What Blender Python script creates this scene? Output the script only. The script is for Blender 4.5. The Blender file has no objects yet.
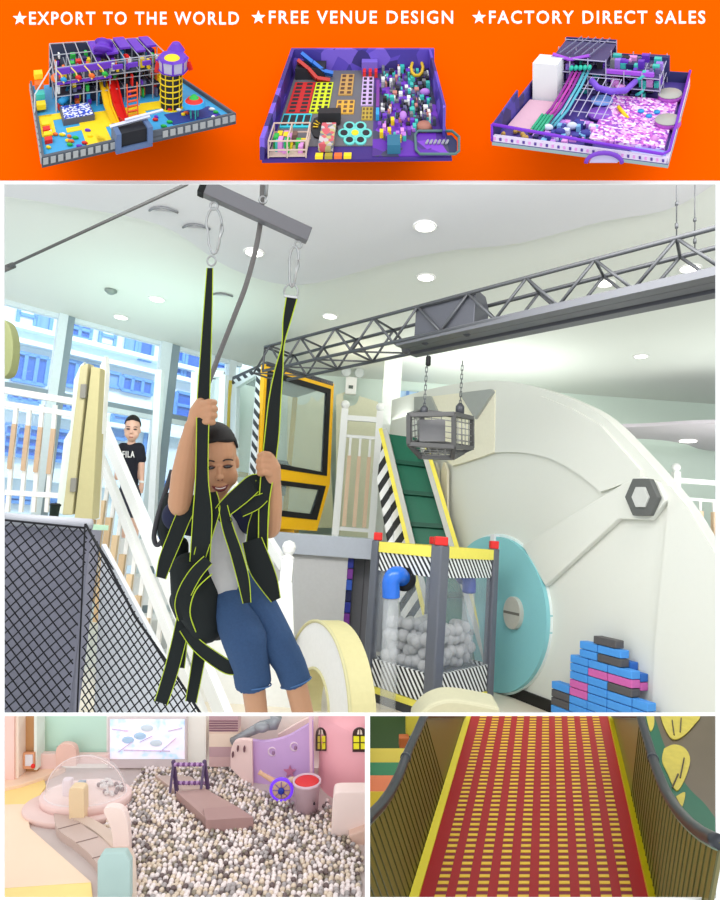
import bpy, bmesh, math, random
from mathutils import Vector, Matrix
random.seed(7)
V = Vector
# ------------------------------------------------------------------ camera frame
f = 623.0; PIT = math.radians(7.7); ROL = math.radians(4.2); H = 1.4
FW = V((0, math.cos(PIT), math.sin(PIT))); R0 = V((1, 0, 0)); U0 = V((0, -math.sin(PIT), math.cos(PIT)))
RT = R0*math.cos(ROL) + U0*math.sin(ROL); UP = -R0*math.sin(ROL) + U0*math.cos(ROL); CAM = V((0, 0, H))
def ray(x, y): return FW + RT*((x-360)/f) - UP*((y-450)/f)
def P(x, y, d): return CAM + ray(x, y)*d
def hz(x, y, z):
    v = ray(x, y); return CAM + v*((z-H)/v.z)
def hp(x, y, pt, n):
    v = ray(x, y); return CAM + v*(((pt-CAM).dot(n))/v.dot(n))
COL = bpy.context.scene.collection
Z = V((0, 0, 1))
# ------------------------------------------------------------------ materials
def lin(c):
    c = c/255.0
    return c/12.92 if c <= 0.04045 else ((c+0.055)/1.055)**2.4
MC = {}
def M(rgb, rough=0.55, metal=0.0, var=0.05, scale=30.0, spec=0.4, key=None, bump=0.0):
    k = (tuple(rgb), rough, metal, var, scale, spec, bump)
    if k in MC: return MC[k]
    m = bpy.data.materials.new('surface_%d_%d_%d' % tuple(int(v) for v in rgb)); m.use_nodes = True
    nt = m.node_tree; b = nt.nodes['Principled BSDF']
    base = [lin(v) for v in rgb]
    b.inputs['Roughness'].default_value = rough; b.inputs['Metallic'].default_value = metal
    b.inputs['Specular IOR Level'].default_value = spec
    tc = nt.nodes.new('ShaderNodeTexCoord'); no = nt.nodes.new('ShaderNodeTexNoise')
    no.inputs['Scale'].default_value = scale; no.inputs['Detail'].default_value = 3
    nt.links.new(tc.outputs['Object'], no.inputs['Vector'])
    mx = nt.nodes.new('ShaderNodeMix'); mx.data_type = 'RGBA'
    mx.inputs[6].default_value = (*[v*(1-var) for v in base], 1); mx.inputs[7].default_value = (*[min(1, v*(1+var)) for v in base], 1)
    nt.links.new(no.outputs['Fac'], mx.inputs[0]); nt.links.new(mx.outputs[2], b.inputs['Base Color'])
    if bump:
        bp = nt.nodes.new('ShaderNodeBump'); bp.inputs['Strength'].default_value = bump; bp.inputs['Distance'].default_value = 0.002
        nt.links.new(no.outputs['Fac'], bp.inputs['Height']); nt.links.new(bp.outputs['Normal'], b.inputs['Normal'])
    MC[k] = m
    return m
def glass(rgb, alpha, rough=0.05, name='clear_pane'):
    m = bpy.data.materials.new(name); m.use_nodes = True; nt = m.node_tree
    nt.nodes.remove(nt.nodes['Principled BSDF']); out = nt.nodes['Material Output']
    t = nt.nodes.new('ShaderNodeBsdfTransparent'); g = nt.nodes.new('ShaderNodeBsdfPrincipled')
    g.inputs['Base Color'].default_value = (*[lin(v) for v in rgb], 1); g.inputs['Roughness'].default_value = rough
    mx = nt.nodes.new('ShaderNodeMixShader'); mx.inputs[0].default_value = alpha
    nt.links.new(t.outputs[0], mx.inputs[1]); nt.links.new(g.outputs[0], mx.inputs[2]); nt.links.new(mx.outputs[0], out.inputs[0])
    return m
def emit(rgb, s, name='lit_surface'):
    m = bpy.data.materials.new(name); m.use_nodes = True; nt = m.node_tree
    b = nt.nodes['Principled BSDF']; b.inputs['Emission Color'].default_value = (*[lin(v) for v in rgb], 1)
    b.inputs['Emission Strength'].default_value = s; b.inputs['Base Color'].default_value = (*[lin(v)*0.4 for v in rgb], 1)
    return m
def stripes(c1, c2, vec, freq, rough=0.5, name='striped_paint'):
    """two-colour stripes across direction vec (object space)"""
    m = bpy.data.materials.new(name); m.use_nodes = True; nt = m.node_tree; b = nt.nodes['Principled BSDF']
    b.inputs['Roughness'].default_value = rough
    tc = nt.nodes.new('ShaderNodeTexCoord'); dp = nt.nodes.new('ShaderNodeVectorMath'); dp.operation = 'DOT_PRODUCT'
    dp.inputs[1].default_value = tuple(V(vec)*freq); nt.links.new(tc.outputs['Object'], dp.inputs[0])
    fr = nt.nodes.new('ShaderNodeMath'); fr.operation = 'FRACT'; nt.links.new(dp.outputs['Value'], fr.inputs[0])
    gt = nt.nodes.new('ShaderNodeMath'); gt.operation = 'GREATER_THAN'; gt.inputs[1].default_value = 0.5; nt.links.new(fr.outputs[0], gt.inputs[0])
    mx = nt.nodes.new('ShaderNodeMix'); mx.data_type = 'RGBA'
    mx.inputs[6].default_value = (*[lin(v) for v in c1], 1); mx.inputs[7].default_value = (*[lin(v) for v in c2], 1)
    nt.links.new(gt.outputs[0], mx.inputs[0]); nt.links.new(mx.outputs[2], b.inputs['Base Color'])
    return m
def blotch(cols, scale, rough=0.5, name='mixed_colours'):
    """random cells of several flat colours"""
    m = bpy.data.materials.new(name); m.use_nodes = True; nt = m.node_tree; b = nt.nodes['Principled BSDF']
    b.inputs['Roughness'].default_value = rough
    tc = nt.nodes.new('ShaderNodeTexCoord'); vo = nt.nodes.new('ShaderNodeTexVoronoi'); vo.inputs['Scale'].default_value = scale
    nt.links.new(tc.outputs['Object'], vo.inputs['Vector'])
    sp = nt.nodes.new('ShaderNodeSeparateColor'); nt.links.new(vo.outputs['Color'], sp.inputs[0])
    cr = nt.nodes.new('ShaderNodeValToRGB'); cr.color_ramp.interpolation = 'CONSTANT'; e = cr.color_ramp.elements
    for i, c in enumerate(cols):
        q = e[i] if i < 2 else e.new(i/len(cols))
        q.position = i/len(cols); q.color = (*[lin(v) for v in c], 1)
    nt.links.new(sp.outputs[0], cr.inputs[0]); nt.links.new(cr.outputs[0], b.inputs['Base Color'])
    return m
WHITE = M((240, 240, 238), var=0.02); 
STEEL = M((170, 172, 172), 0.3, 0.9); DARKM = M((70, 72, 78), 0.45, 0.3); BLACK = M((14, 17, 18), 0.75)
LIME = M((178, 208, 40), 0.6); SKIN = M((198, 148, 112), 0.5, 0, 0.04, 25); GREY = M((120, 120, 126))
# ------------------------------------------------------------------ mesh builder
def perp(d):
    a = Z if abs(d.z) < 0.9 else V((1, 0, 0))
    s = d.cross(a).normalized(); return s, s.cross(d).normalized()
class MB:
    def __init__(s): s.v = []; s.f = []; s.m = []
    def add(s, vs, fs, mi=0):
        o = len(s.v); s.v += [V(q) for q in vs]; s.f += [tuple(i+o for i in q) for q in fs]; s.m += [mi]*len(fs); return s
    def prism(s, pts, vec, mi=0):
        pts = [V(p) for p in pts]; n = len(pts); vec = V(vec)
        fs = [tuple(range(n)), tuple(range(2*n-1, n-1, -1))] + [(i, i+n, (i+1) % n+n, (i+1) % n) for i in range(n)]
        return s.add(pts + [p+vec for p in pts], fs, mi)
    def box(s, c, sz, ax=None, mi=0):
        ax = ax or (V((1, 0, 0)), V((0, 1, 0)), Z); c = V(c)
        a, b, d = [ax[i]*(sz[i]/2) for i in range(3)]
        return s.prism([c-a-b-d, c+a-b-d, c+a+b-d, c-a+b-d], d*2, mi)
    def bar(s, p, q, w, h=None, up=Z, mi=0):
        p = V(p); q = V(q); h = h or w; d = (q-p).normalized(); a = d.cross(up)
        if a.length < 1e-4: a = d.cross(V((1, 0, 0)))
        a.normalize(); b = a.cross(d).normalized(); a = a*w/2; b = b*h/2
        return s.prism([p-a-b, p+a-b, p+a+b, p-a+b], q-p, mi)
    def tube(s, pts, r, n=8, mi=0, closed=False):
        pts = [V(p) for p in pts]; k = len(pts); rs = r if isinstance(r, (list, tuple)) else [r]*k
        vs = []; prev = None
        for i, p in enumerate(pts):
            if closed: d = pts[(i+1) % k]-pts[i-1]
            else: d = pts[min(i+1, k-1)]-pts[max(i-1, 0)]
            d.normalize()
            if prev is None: a, _ = perp(d)
            else:
                a = prev - d*prev.dot(d)
                if a.length < 1e-5: a, _ = perp(d)
                a.normalize()
            prev = a; b = d.cross(a)
            vs += [p + (a*math.cos(2*math.pi*j/n)+b*math.sin(2*math.pi*j/n))*rs[i] for j in range(n)]
        fs = []
        for i in range(k if closed else k-1):
            i2 = (i+1) % k
            fs += [(i*n+j, i*n+(j+1) % n, i2*n+(j+1) % n, i2*n+j) for j in range(n)]
        if not closed: fs += [tuple(range(n-1, -1, -1)), tuple((k-1)*n+j for j in range(n))]
        return s.add(vs, fs, mi)
    def lathe(s, c, ax, prof, n=24, mi=0):
        c = V(c); ax = V(ax).normalized(); a, b = perp(ax); vs = []
        for (r, h) in prof: vs += [c+ax*h+(a*math.cos(2*math.pi*j/n)+b*math.sin(2*math.pi*j/n))*max(r, 1e-5) for j in range(n)]
        k = len(prof); fs = []
        for i in range(k-1): fs += [(i*n+j, i*n+(j+1) % n, (i+1)*n+(j+1) % n, (i+1)*n+j) for j in range(n)]
        fs += [tuple(range(n-1, -1, -1)), tuple((k-1)*n+j for j in range(n))]
        return s.add(vs, fs, mi)
    def ell(s, c, rad, ax=None, n=16, m=10, mi=0):
        ax = ax or (V((1, 0, 0)), V((0, 1, 0)), Z); c = V(c)
        if not isinstance(rad, (list, tuple)): rad = (rad,)*3
        vs = []
        for i in range(m+1):
            t = math.pi*i/m
            for j in range(n):
                u = 2*math.pi*j/n
                vs.append(c+ax[0]*(rad[0]*math.sin(t)*math.cos(u))+ax[1]*(rad[1]*math.sin(t)*math.sin(u))+ax[2]*(rad[2]*math.cos(t)))
        return s.add(vs, [(i*n+j, (i+1)*n+j, (i+1)*n+(j+1) % n, i*n+(j+1) % n) for i in range(m) for j in range(n)], mi)
    def cap(s, p, q, r1, r2, n=14):
        """tapered limb with round ends"""
        p = V(p); q = V(q); d = q-p; L = max(d.length, 1e-4); prof = []
        for i in range(5):
            t = math.pi/2*(i/4); prof.append((r1*math.sin(t), -r1*math.cos(t)))
        for i in range(5):
            t = math.pi/2*(i/4); prof.append((r2*math.cos(t), L+r2*math.sin(t)))
        return s.lathe(p, d, prof, n)
    def limb(s, pts):
        for a, b in zip(pts, pts[1:]): s.cap(a[0], b[0], a[1], b[1])
        return s
    def build(s, name, mat=None, parent=None, smooth=False, bevel=0.0, label=None):
        me = bpy.data.meshes.new(name); me.from_pydata([tuple(v) for v in s.v], [], s.f)
        for m_ in (mat if isinstance(mat, (list, tuple)) else [mat]): me.materials.append(m_)
        me.polygons.foreach_set('material_index', s.m)
        bm = bmesh.new(); bm.from_mesh(me)
        bmesh.ops.remove_doubles(bm, verts=bm.verts, dist=1e-6)
        bmesh.ops.recalc_face_normals(bm, faces=bm.faces)
        if bevel:
            es = [e for e in bm.edges if len(e.link_faces) == 2 and e.calc_face_angle(0) > 0.6]
            bmesh.ops.bevel(bm, geom=es, offset=bevel, segments=2, affect='EDGES', profile=0.5)
        bm.to_mesh(me); bm.free()
        if smooth: me.shade_smooth()
        return link(name, me, parent, label)
def link(name, me, parent=None, label=None):
    o = bpy.data.objects.new(name, me); COL.objects.link(o)
    if parent is not None: o.parent = parent
    if label: o['label'] = label
    return o
def tag(o, label, cat, group=None, kind=None):
    o['label'] = label; o['category'] = cat
    if group: o['group'] = group
    if kind: o['kind'] = kind
    return o
def thing(name, label, cat, group=None):
    o = bpy.data.objects.new(name, None); COL.objects.link(o); o.empty_display_size = 0.05
    return tag(o, label, cat, group)
def struct(o, label=None):
    o['kind'] = 'structure'
    if label: o['label'] = label
    return o
def fuse(mb, voxel, smooth=3, name='body'):
    """melt overlapping volumes into one continuous skin"""
    me = bpy.data.meshes.new(name); me.from_pydata([tuple(v) for v in mb.v], [], mb.f)
    bm = bmesh.new(); bm.from_mesh(me); bmesh.ops.remove_doubles(bm, verts=bm.verts, dist=1e-6)
    bmesh.ops.recalc_face_normals(bm, faces=bm.faces); bm.to_mesh(me); bm.free()
    o = bpy.data.objects.new('tmp', me); COL.objects.link(o)
    r = o.modifiers.new('r', 'REMESH'); r.mode = 'VOXEL'; r.voxel_size = voxel
    if smooth:
        sm = o.modifiers.new('s', 'SMOOTH'); sm.iterations = smooth; sm.factor = 0.5
    bpy.context.view_layer.update()
    out = bpy.data.meshes.new_from_object(o.evaluated_get(bpy.context.evaluated_depsgraph_get()))
    bpy.data.objects.remove(o); out.name = name; out.materials.clear(); out.shade_smooth()
    return out
def fused(mb, voxel, name, mat, parent=None, smooth=3, label=None):
    me = fuse(mb, voxel, smooth, name); me.materials.append(mat); return link(name, me, parent, label)
def plate(name, px, pt, n, thick, mat, parent=None, off=0.0, smooth=False, bevel=0.0, label=None):
    """outline seen at pixels px, lying in the plane (pt, n), given real thickness behind it (n points to the viewer)"""
    pts = [hp(x, y, pt+n*off, n) for x, y in px]
    return MB().prism(pts, -n*thick).build(name, mat, parent, smooth, bevel, label)
def arc(cx, cy, rx, ry, a0, a1, k=24):
    return [(cx+rx*math.cos(math.radians(a0+(a1-a0)*i/k)), cy+ry*math.sin(math.radians(a0+(a1-a0)*i/k))) for i in range(k+1)]
def smoothline(pts, k=6):
    out = []; n = len(pts)
    for i in range(n-1):
        p0 = pts[max(i-1, 0)]; p1 = pts[i]; p2 = pts[i+1]; p3 = pts[min(i+2, n-1)]
        for j in range(k):
            t = j/k
            out.append(tuple(0.5*((2*b)+(-a+c)*t+(2*a-5*b+4*c-d)*t*t+(-a+3*b-3*c+d)*t**3) for a, b, c, d in zip(p0, p1, p2, p3)))
    out.append(tuple(pts[-1])); return out
def ribbon(pts, thick, name, mat, parent=None, edge=None, er=0.0012, smooth=True, label=None):
    """webbing: pts = (px, py, d, width_px); returns strap with optional piping child"""
    q = smoothline(pts, 6); L = []; Rr = []; N = []
    for i, p in enumerate(q):
        a = q[max(i-1, 0)]; b = q[min(i+1, len(q)-1)]
        dx, dy = b[0]-a[0], b[1]-a[1]; l = math.hypot(dx, dy) or 1; nx, ny = -dy/l, dx/l; w = p[3]/2
        L.append(P(p[0]+nx*w, p[1]+ny*w, p[2])); Rr.append(P(p[0]-nx*w, p[1]-ny*w, p[2]))
    m = MB(); k = len(q); vs = []
    for i in range(k): vs += [L[i], Rr[i], Rr[i]+FW*thick, L[i]+FW*thick]
    fs = [(i*4+j, i*4+(j+1) % 4, i*4+4+(j+1) % 4, i*4+4+j) for i in range(k-1) for j in range(4)]
    fs += [(3, 2, 1, 0), tuple(k*4-4+j for j in range(4))]
    m.add(vs, fs); o = m.build(name, mat, parent, label=label)
    if edge:
        e = MB(); e.tube([p-FW*er*0.6 for p in L], er, 6); 
        e.build('piping', edge, o, True)
        e = MB(); e.tube([p-FW*er*0.6 for p in Rr], er, 6); e.build('piping', edge, o, True)
    return o
def text(body, mat, parent, x0, x1, ybase, cap, d, name='lettering', bold=0.014, ext=0.0008):
    """solid letters standing on the camera-facing board between pixel columns x0..x1"""
    cu = bpy.data.curves.new(name, 'FONT'); cu.body = body; cu.offset = bold; cu.extrude = 0.02; cu.space_character = 1.22; cu.resolution_u = 3
    o = bpy.data.objects.new('t', cu); COL.objects.link(o); bpy.context.view_layer.update()
    me = bpy.data.meshes.new_from_object(o.evaluated_get(bpy.context.evaluated_depsgraph_get())); bpy.data.objects.remove(o)
    xs = [v.co.x for v in me.vertices]; ys = [v.co.y for v in me.vertices]; a, b = min(xs), max(xs); c, e = min(ys), max(ys)
    for v in me.vertices:
        u = (v.co.x-a)/(b-a); w = (v.co.y-c)/(e-c)
        v.co = P(x0+u*(x1-x0), ybase-w*cap, d) - FW*(v.co.z/0.02*ext)
    me.materials.clear(); me.materials.append(mat); me.name = name
    return link(name, me, parent)
exec_parts = []
# ================================================================== DISPLAY BOARD with its three openings
BD = 0.80
def fbox(m, x0, y0, x1, y1, d0, d1, mi=0):
    """slab facing the viewer; outline at its back edge so the openings stay true"""
    a, b, c, e = P(x0, y0, d0), P(x1, y0, d0), P(x1, y1, d0), P(x0, y1, d0)
    return m.prism([a, b, c, e], FW*(d1-d0), mi)
BW = M((252, 252, 252), 0.6, var=0.005, spec=0.2)
board = thing('display_board', 'white presentation board with an orange header band and three picture openings', 'display board')
m = MB(); T = 0.0016
for r in [(-60, 180, 780, 184), (-60, 184, 4, 960), (716, 184, 780, 960), (4, 713, 716, 716), (365, 716, 370, 960), (4, 898, 365, 960), (370, 898, 716, 960)]:
    fbox(m, *r, BD, BD+T)
m.build('mounting_board', BW, board)
m = MB(); fbox(m, -60, -60, 780, 180, BD-0.0015, BD+T)
m.build('header_panel', M((252, 90, 0), 0.7, var=0.01, spec=0.0), board, label='bright orange header panel')
def star(cx, cy, r):
    pts = []
    for i in range(10):
        a = -math.pi/2+i*math.pi/5; q = r if i % 2 == 0 else r*0.42
        pts.append(P(cx+q*math.cos(a), cy+q*math.sin(a), BD-0.0016))
    MB().prism(pts, -FW*0.0008).build('star', BW, board)
for body, sx, x0, x1, yb in [('EXPORT TO THE WORLD', 20, 29.5, 239, 25), ('FREE VENUE DESIGN', 258.5, 269, 453, 24), ('FACTORY DIRECT SALES', 479, 489, 705, 24)]:
    star(sx, yb-6.2, 7.2); text(body, BW, board, x0, x1, yb, 13 if 'EXPORT' not in body else 13, BD-0.0016)

# ================================================================== three model playgrounds on the header
class Mod:
    """oblique table model: (u, v) on its floor quad, h in pixels of height"""
    def __init__(s, FL, FR, BR, BL, db, k=0.0015, k2=0.0007):
        s.q = (FL, FR, BR, BL); s.db = db; s.k = k; s.k2 = k2; s.yb = min(BR[1], BL[1])
    def px(s, u, v):
        a, b, c, d = s.q
        return [(1-v)*((1-u)*a[i]+u*b[i])+v*((1-u)*d[i]+u*c[i]) for i in (0, 1)]
    def at(s, u, v, h=0):
        x, y = s.px(u, v); return s.pp(x, y, h)
    hs = 1.0
    def pp(s, x, y, h=0):
        h *= s.hs
        return P(x, y-h, 1/(1/s.db+(y-s.yb)*s.k/(s.db*s.db))-h*s.k2)
    def box(s, m, u0, u1, v0, v1, h0, h1, mi=0):
        a = [s.at(u, v, h0) for u, v in ((u0, v0), (u1, v0), (u1, v1), (u0, v1))]
        b = [s.at(u, v, h1) for u, v in ((u0, v0), (u1, v0), (u1, v1), (u0, v1))]
        return m.add(a+b, [(0, 1, 2, 3), (7, 6, 5, 4), (0, 4, 5, 1), (1, 5, 6, 2), (2, 6, 7, 3), (3, 7, 4, 0)], mi)
    def disc(s, m, x, y, h0, h1, r, r2=None, n=16, mi=0, sq=0.45):
        r2 = r if r2 is None else r2; vs = []
        for h, rr in ((h0, r), (h1, r2)):
            for j in range(n):
                t = 2*math.pi*j/n; vs.append(s.pp(x+rr*math.cos(t), y+rr*sq*math.sin(t), h))
        return m.add(vs, [(j, (j+1) % n, n+(j+1) % n, n+j) for j in range(n)]+[tuple(range(n)), tuple(range(2*n-1, n-1, -1))], mi)
px = 1/f*0.75
PUR = M((104, 48, 190), 0.4); NAVY = M((34, 30, 92), 0.5); YEL = M((250, 214, 20), 0.5); CYA = M((40, 160, 220), 0.5); RED = M((222, 36, 28), 0.45)
GRN = M((40, 180, 70), 0.5); ORG = M((240, 110, 40), 0.5); PIPE = M((176, 180, 190), 0.4); PINK = M((226, 150, 220), 0.5); DK = M((32, 32, 40), 0.6); TEAL = M((60, 190, 180), 0.5)
# ---- model 1
A = Mod((42, 162), (236, 118), (176, 78), (30, 86), 0.775)
t = thing('playground_model', 'model playground on the orange header with red slide, blue floor and yellow caged tower', 'playground model')
A.box(MB(), 0, 1, 0, 1, -6, 0).build('base', M((70, 74, 82)), t)
A.box(MB(), .01, .99, .01, .99, 0, 1).build('floor_mat', M((58, 160, 214), .5), t, label='blue floor mat')
m = MB()
for r in [(0.02, .32, .5, .58), (.02, .10, .3, .58), (.24, .34, .06, .5), (.34, .62, .36, .52), (.3, .5, .28, .36), (.62, .85, .42, .55), (.16, .3, .3, .36)]: A.box(m, *r, 1, 1.6)
A.box(m, .3, .37, .02, .36, 1, 1.6); m.build('yellow_mat', YEL, t)
m = MB(); A.box(m, .4, .52, .05, .28, 1, 1.6); A.box(m, .7, .95, .1, .3, 1, 1.6); m.build('dark_mat', M((36, 60, 140)), t)
wallg = MB()
for (r) in [(0, 1, 0, .025), (0, .012, 0, 1), (.988, 1, 0, 1), (.6, 1, .975, 1)]: A.box(wallg, *r, -4, 5)
wallg.build('kerb', M((86, 92, 102)), t)
for i in range(26):
    u = i/26
    if .36 < u < .58: continue
    m = MB(); A.box(m, u+.006, u+.032, -.012, 0, -2.5, 3.5); m.build('kerb_block', M((164, 166, 166)), t)
for i in range(12): m = MB(); A.box(m, -.006, 0, i/12+.01, i/12+.07, -2.5, 3.5); m.build('kerb_block', M((164, 166, 166)), t)
us = [.13, .22, .30, .38, .46, .55, .64, .72, .80]; vs_ = [.62, .8, .96]
m = MB()
for u in us:
    for v in vs_: m.tube([A.at(u, v, 0), A.at(u, v, 44)], .0007, 5)
for h in (15, 30, 44):
    for v in vs_: m.tube([A.at(us[0], v, h), A.at(us[-1], v, h)], .0006, 5)
    for u in us: m.tube([A.at(u, vs_[0], h), A.at(u, vs_[-1], h)], .0006, 5)
for j in range(len(us)-1):
    for h in (17, 34):
        m.tube([A.at(us[j], .62, h+8), A.at(us[j+1], .62, h+8)], .0004, 4)
m.build('pipe_frame', PIPE, t)
m = MB()
for h in (14, 29): A.box(m, us[0], us[-1], .64, .96, h, h+1)
m.build('deck', M((58, 62, 78)), t)
m = MB(); A.box(m, us[0], us[-1], .955, .965, 1, 43); A.box(m, .3, .8, .7, .71, 1, 16); m.build('back_panel', M((50, 56, 84)), t)
cm = [PUR, YEL, CYA, RED, GRN, ORG, WHITE, DK, NAVY, M((90, 96, 130))]
rr = random.Random(3); m = MB()
for j in range(len(us)-1):
    for h in (1, 15, 30):
        for q in range(7):
            u = us[j]+.01+rr.random()*.04; v = .61+rr.random()*.24; A.box(m, u, u+.008+rr.random()*.025, v, v+.04, h+1, h+3+rr.random()*9, rr.choice(range(10)))
m.build('play_panels', cm, t)
m = MB()
for j in range(4):
    u = us[j]; A.box(m, u, u+.085, .60, .615, 38, 44); A.box(m, u, u+.085, .60, .615, 28, 30)
[A.box(m, us[q], us[q+1]-.02, .7+.05*(q % 2), .93, 44+q % 3, 46+q % 3) for q in range(3, 8)]; [A.box(m, us[q]+.01, us[q+1]-.02, .58, .6, 37, 41) for q in range(4, 8)]
m.build('canopy', PUR, t)
m = MB()
for j in range(4):
    m.tube([A.at(us[j]+.0, .6, 44), A.at(us[j]+.03, .6, 38), A.at(us[j]+.045, .59, 30)], .0009, 5)
m.build('arch_trim', M((250, 220, 120)), t)
m = MB()
for j, c in enumerate((2, 3, 5, 4)): x, y = A.px(us[j]+.045, .6); m.ell(A.pp(x, y, 33), (.0036, .003, .0026), mi=j)
m.build('canopy_ball', [CYA, RED, ORG, GRN], t, True)
m = MB(); x, y = A.px(.45, .75)
m.lathe(A.pp(x, y, 44), UP, [(.0115, 0), (.0115, .003), (.008, .0045), (.008, .010), (.010, .0115), (.005, .015)], 12); m.build('turret', PUR, t, True)
m = MB(); m.ell(A.pp(114, 92, 28), (.0062,)*3); m.build('red_dome', RED, t, True)
m = MB(); m.tube([A.pp(98, 100, 22), A.pp(103, 92, 30), A.pp(110, 92, 33)], .0028, 10); m.build('tube_slide', M((250, 220, 60)), t, True)
m = MB(); m.ell(A.pp(109, 92, 34), (.0035,)*3); m.ell(A.pp(57, 105, 14+13), (.0070, .003, .006), mi=1); m.build('tube_ring', [PUR, ORG], t, True)
def mslide(m, pts, w, mi=0):
    for off, hh in ((0, .0008), (-w/2, .0022), (w/2, .0022)):
        for a, b in zip(pts, pts[1:]):
            m.bar(A.pp(a[0]+off, a[1], a[2]), A.pp(b[0]+off, b[1], b[2]), (w*px if off == 0 else .001), hh, UP, mi)
m = MB(); mslide(m, [(112, 100, 22), (118, 112, 8), (123, 122, 3), (127, 125, 2)], 9); m.build('slide', M((220, 30, 24), .3), t)
m = MB(); mslide(m, [(103, 100, 20), (108, 113, 8), (116, 126, 2), (120, 128, 2)], 7); m.build('slide', M((250, 200, 30), .3), t, label='yellow slide')
m = MB()
for k in range(6): m.bar(A.pp(128, 118-k, k*4+1), A.pp(137, 116-k, k*4+1), .002, .0016, UP)
m.bar(A.pp(128, 119, 0), A.pp(127, 112, 28), .001); m.bar(A.pp(138, 117, 0), A.pp(137, 110, 28), .001); m.build('climbing_ladder', M((232, 84, 30)), t)
m = MB(); A.box(m, .15, .33, .4, .6, 1, 7); m.build('ball_pool', M((90, 92, 104)), t)
m = MB(); A.box(m, .158, .322, .41, .59, 6.6, 7.4); m.build('pool_balls', blotch([(230, 235, 250), (40, 60, 180), (240, 240, 250), (60, 90, 210)], 420), t)
m = MB(); m.tube([A.pp(60, 112, 9), A.pp(66, 108, 10), A.pp(70, 102, 14)], .0036, 10); m.build('tunnel', CYA, t, True)
m = MB(); A.disc(m, 171, 108, 0, 37, 10.5, n=18); m.build('tower_core', M((30, 30, 34)), t)
m = MB()
for h in (1, 8, 14, 20, 26, 32, 37): m.tube([A.pp(171+11*math.cos(a*math.pi/9), 108+4.9*math.sin(a*math.pi/9), h) for a in range(18)], .0008, 5, closed=True)
for a in range(0, 18, 2): m.tube([A.pp(171+11*math.cos(a*math.pi/9), 108+4.9*math.sin(a*math.pi/9), 0), A.pp(171+11*math.cos(a*math.pi/9), 108+4.9*math.sin(a*math.pi/9), 37)], .0007, 5)
A.disc(m, 171, 108, 0, 2, 12.5); m.build('tower_cage', YEL, t)
m = MB(); A.disc(m, 173, 108, 38, 50, 14, 15, 8); m.build('tower_cabin', M((190, 184, 205)), t)
m = MB(); A.disc(m, 173, 108, 50, 52, 16, 14, 8); A.disc(m, 173, 108, 37, 39, 13, 16, 8); A.disc(m, 176, 100, 50, 57, 9, 4, 12)
for a in range(0, 8): x = 173+14*math.cos(a*math.pi/4); y = 108+6.3*math.sin(a*math.pi/4); m.tube([A.pp(x, y, 38), A.pp(x, y, 51)], .0013, 5)
m.build('tower_roof', PUR, t)
m = MB(); A.disc(m, 172, 110, 52, 53, 8, 7); m.build('roof_emblem', YEL, t)
m = MB(); m.bar(A.pp(158, 108, 46), A.pp(156, 108, 36), .004); m.bar(A.pp(188, 108, 46), A.pp(191, 108, 38), .004); m.build('banner', RED, t)
m = MB(); [m.tube([A.pp(194+4*math.cos(a), 118+3*math.sin(a), 0), A.pp(194+4*math.cos(a), 118+3*math.sin(a), 14)], .0008, 5) for a in (0, 1.2, 2.4, 3.6, 4.8)]; m.build('mushroom_stem', TEAL, t)
m = MB(); A.disc(m, 194, 118, 13, 17, 12, 10.5); A.disc(m, 194, 118, 17, 20, 9, 6, mi=1); A.disc(m, 194, 118, 20, 23, 5, 2, mi=2); m.build('mushroom_cap', [CYA, RED, GRN], t)
m = MB(); A.box(m, .375, .56, -.05, .12, -6, -1); A.box(m, .375, .40, -.06, .12, -2, 14); A.box(m, .535, .56, -.06, .12, -2, 14); m.build('entrance_gate', M((88, 110, 150)), t)
m = MB(); A.box(m, .40, .535, -.03, .12, -3, 12); m.build('gate_opening', M((14, 16, 26)), t)
m = MB(); m.bar(A.pp(110, 141, 14), A.pp(150, 133, 17), .003, .003, UP); m.bar(A.pp(125, 138, 18), A.pp(163, 130, 20), .0022, .002, UP); m.build('gate_beam', M((214, 216, 235)), t)
rr = random.Random(9)
for q in range(26):
    u = rr.choice([rr.uniform(.03, .3), rr.uniform(.62, .95)]); v = rr.uniform(.06, .36); x, y = A.px(u, v)
    MB().ell(A.pp(x, y, 2.5), (.0024+.0015*rr.random(), .002, .0019)).build('floor_toy', rr.choice([YEL, RED, GRN, PUR, WHITE, ORG]), t, True)
m = MB(); [A.box(m, .03, .07, v, v+.05, 1, 5, i % 2) for i, v in enumerate((.2, .27, .34, .41))]; m.build('spring_rider', [RED, YEL], t)
m = MB(); [A.box(m, .015, .07, .62+.07*i, .68+.07*i, 4+5*i, 9+5*i, i % 3) for i in range(4)]; m.build('side_steps', [YEL, TEAL, ORG], t)
m = MB(); m.bar(A.at(.0, .6, 22), A.at(.12, .78, 34), .0012); m.bar(A.at(.0, .6, 0), A.at(0, .6, 22), .0012); m.bar(A.at(.13, .6, 0), A.at(.13, .6, 52), .0012); m.build('gantry', M((210, 214, 220)), t)

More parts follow.
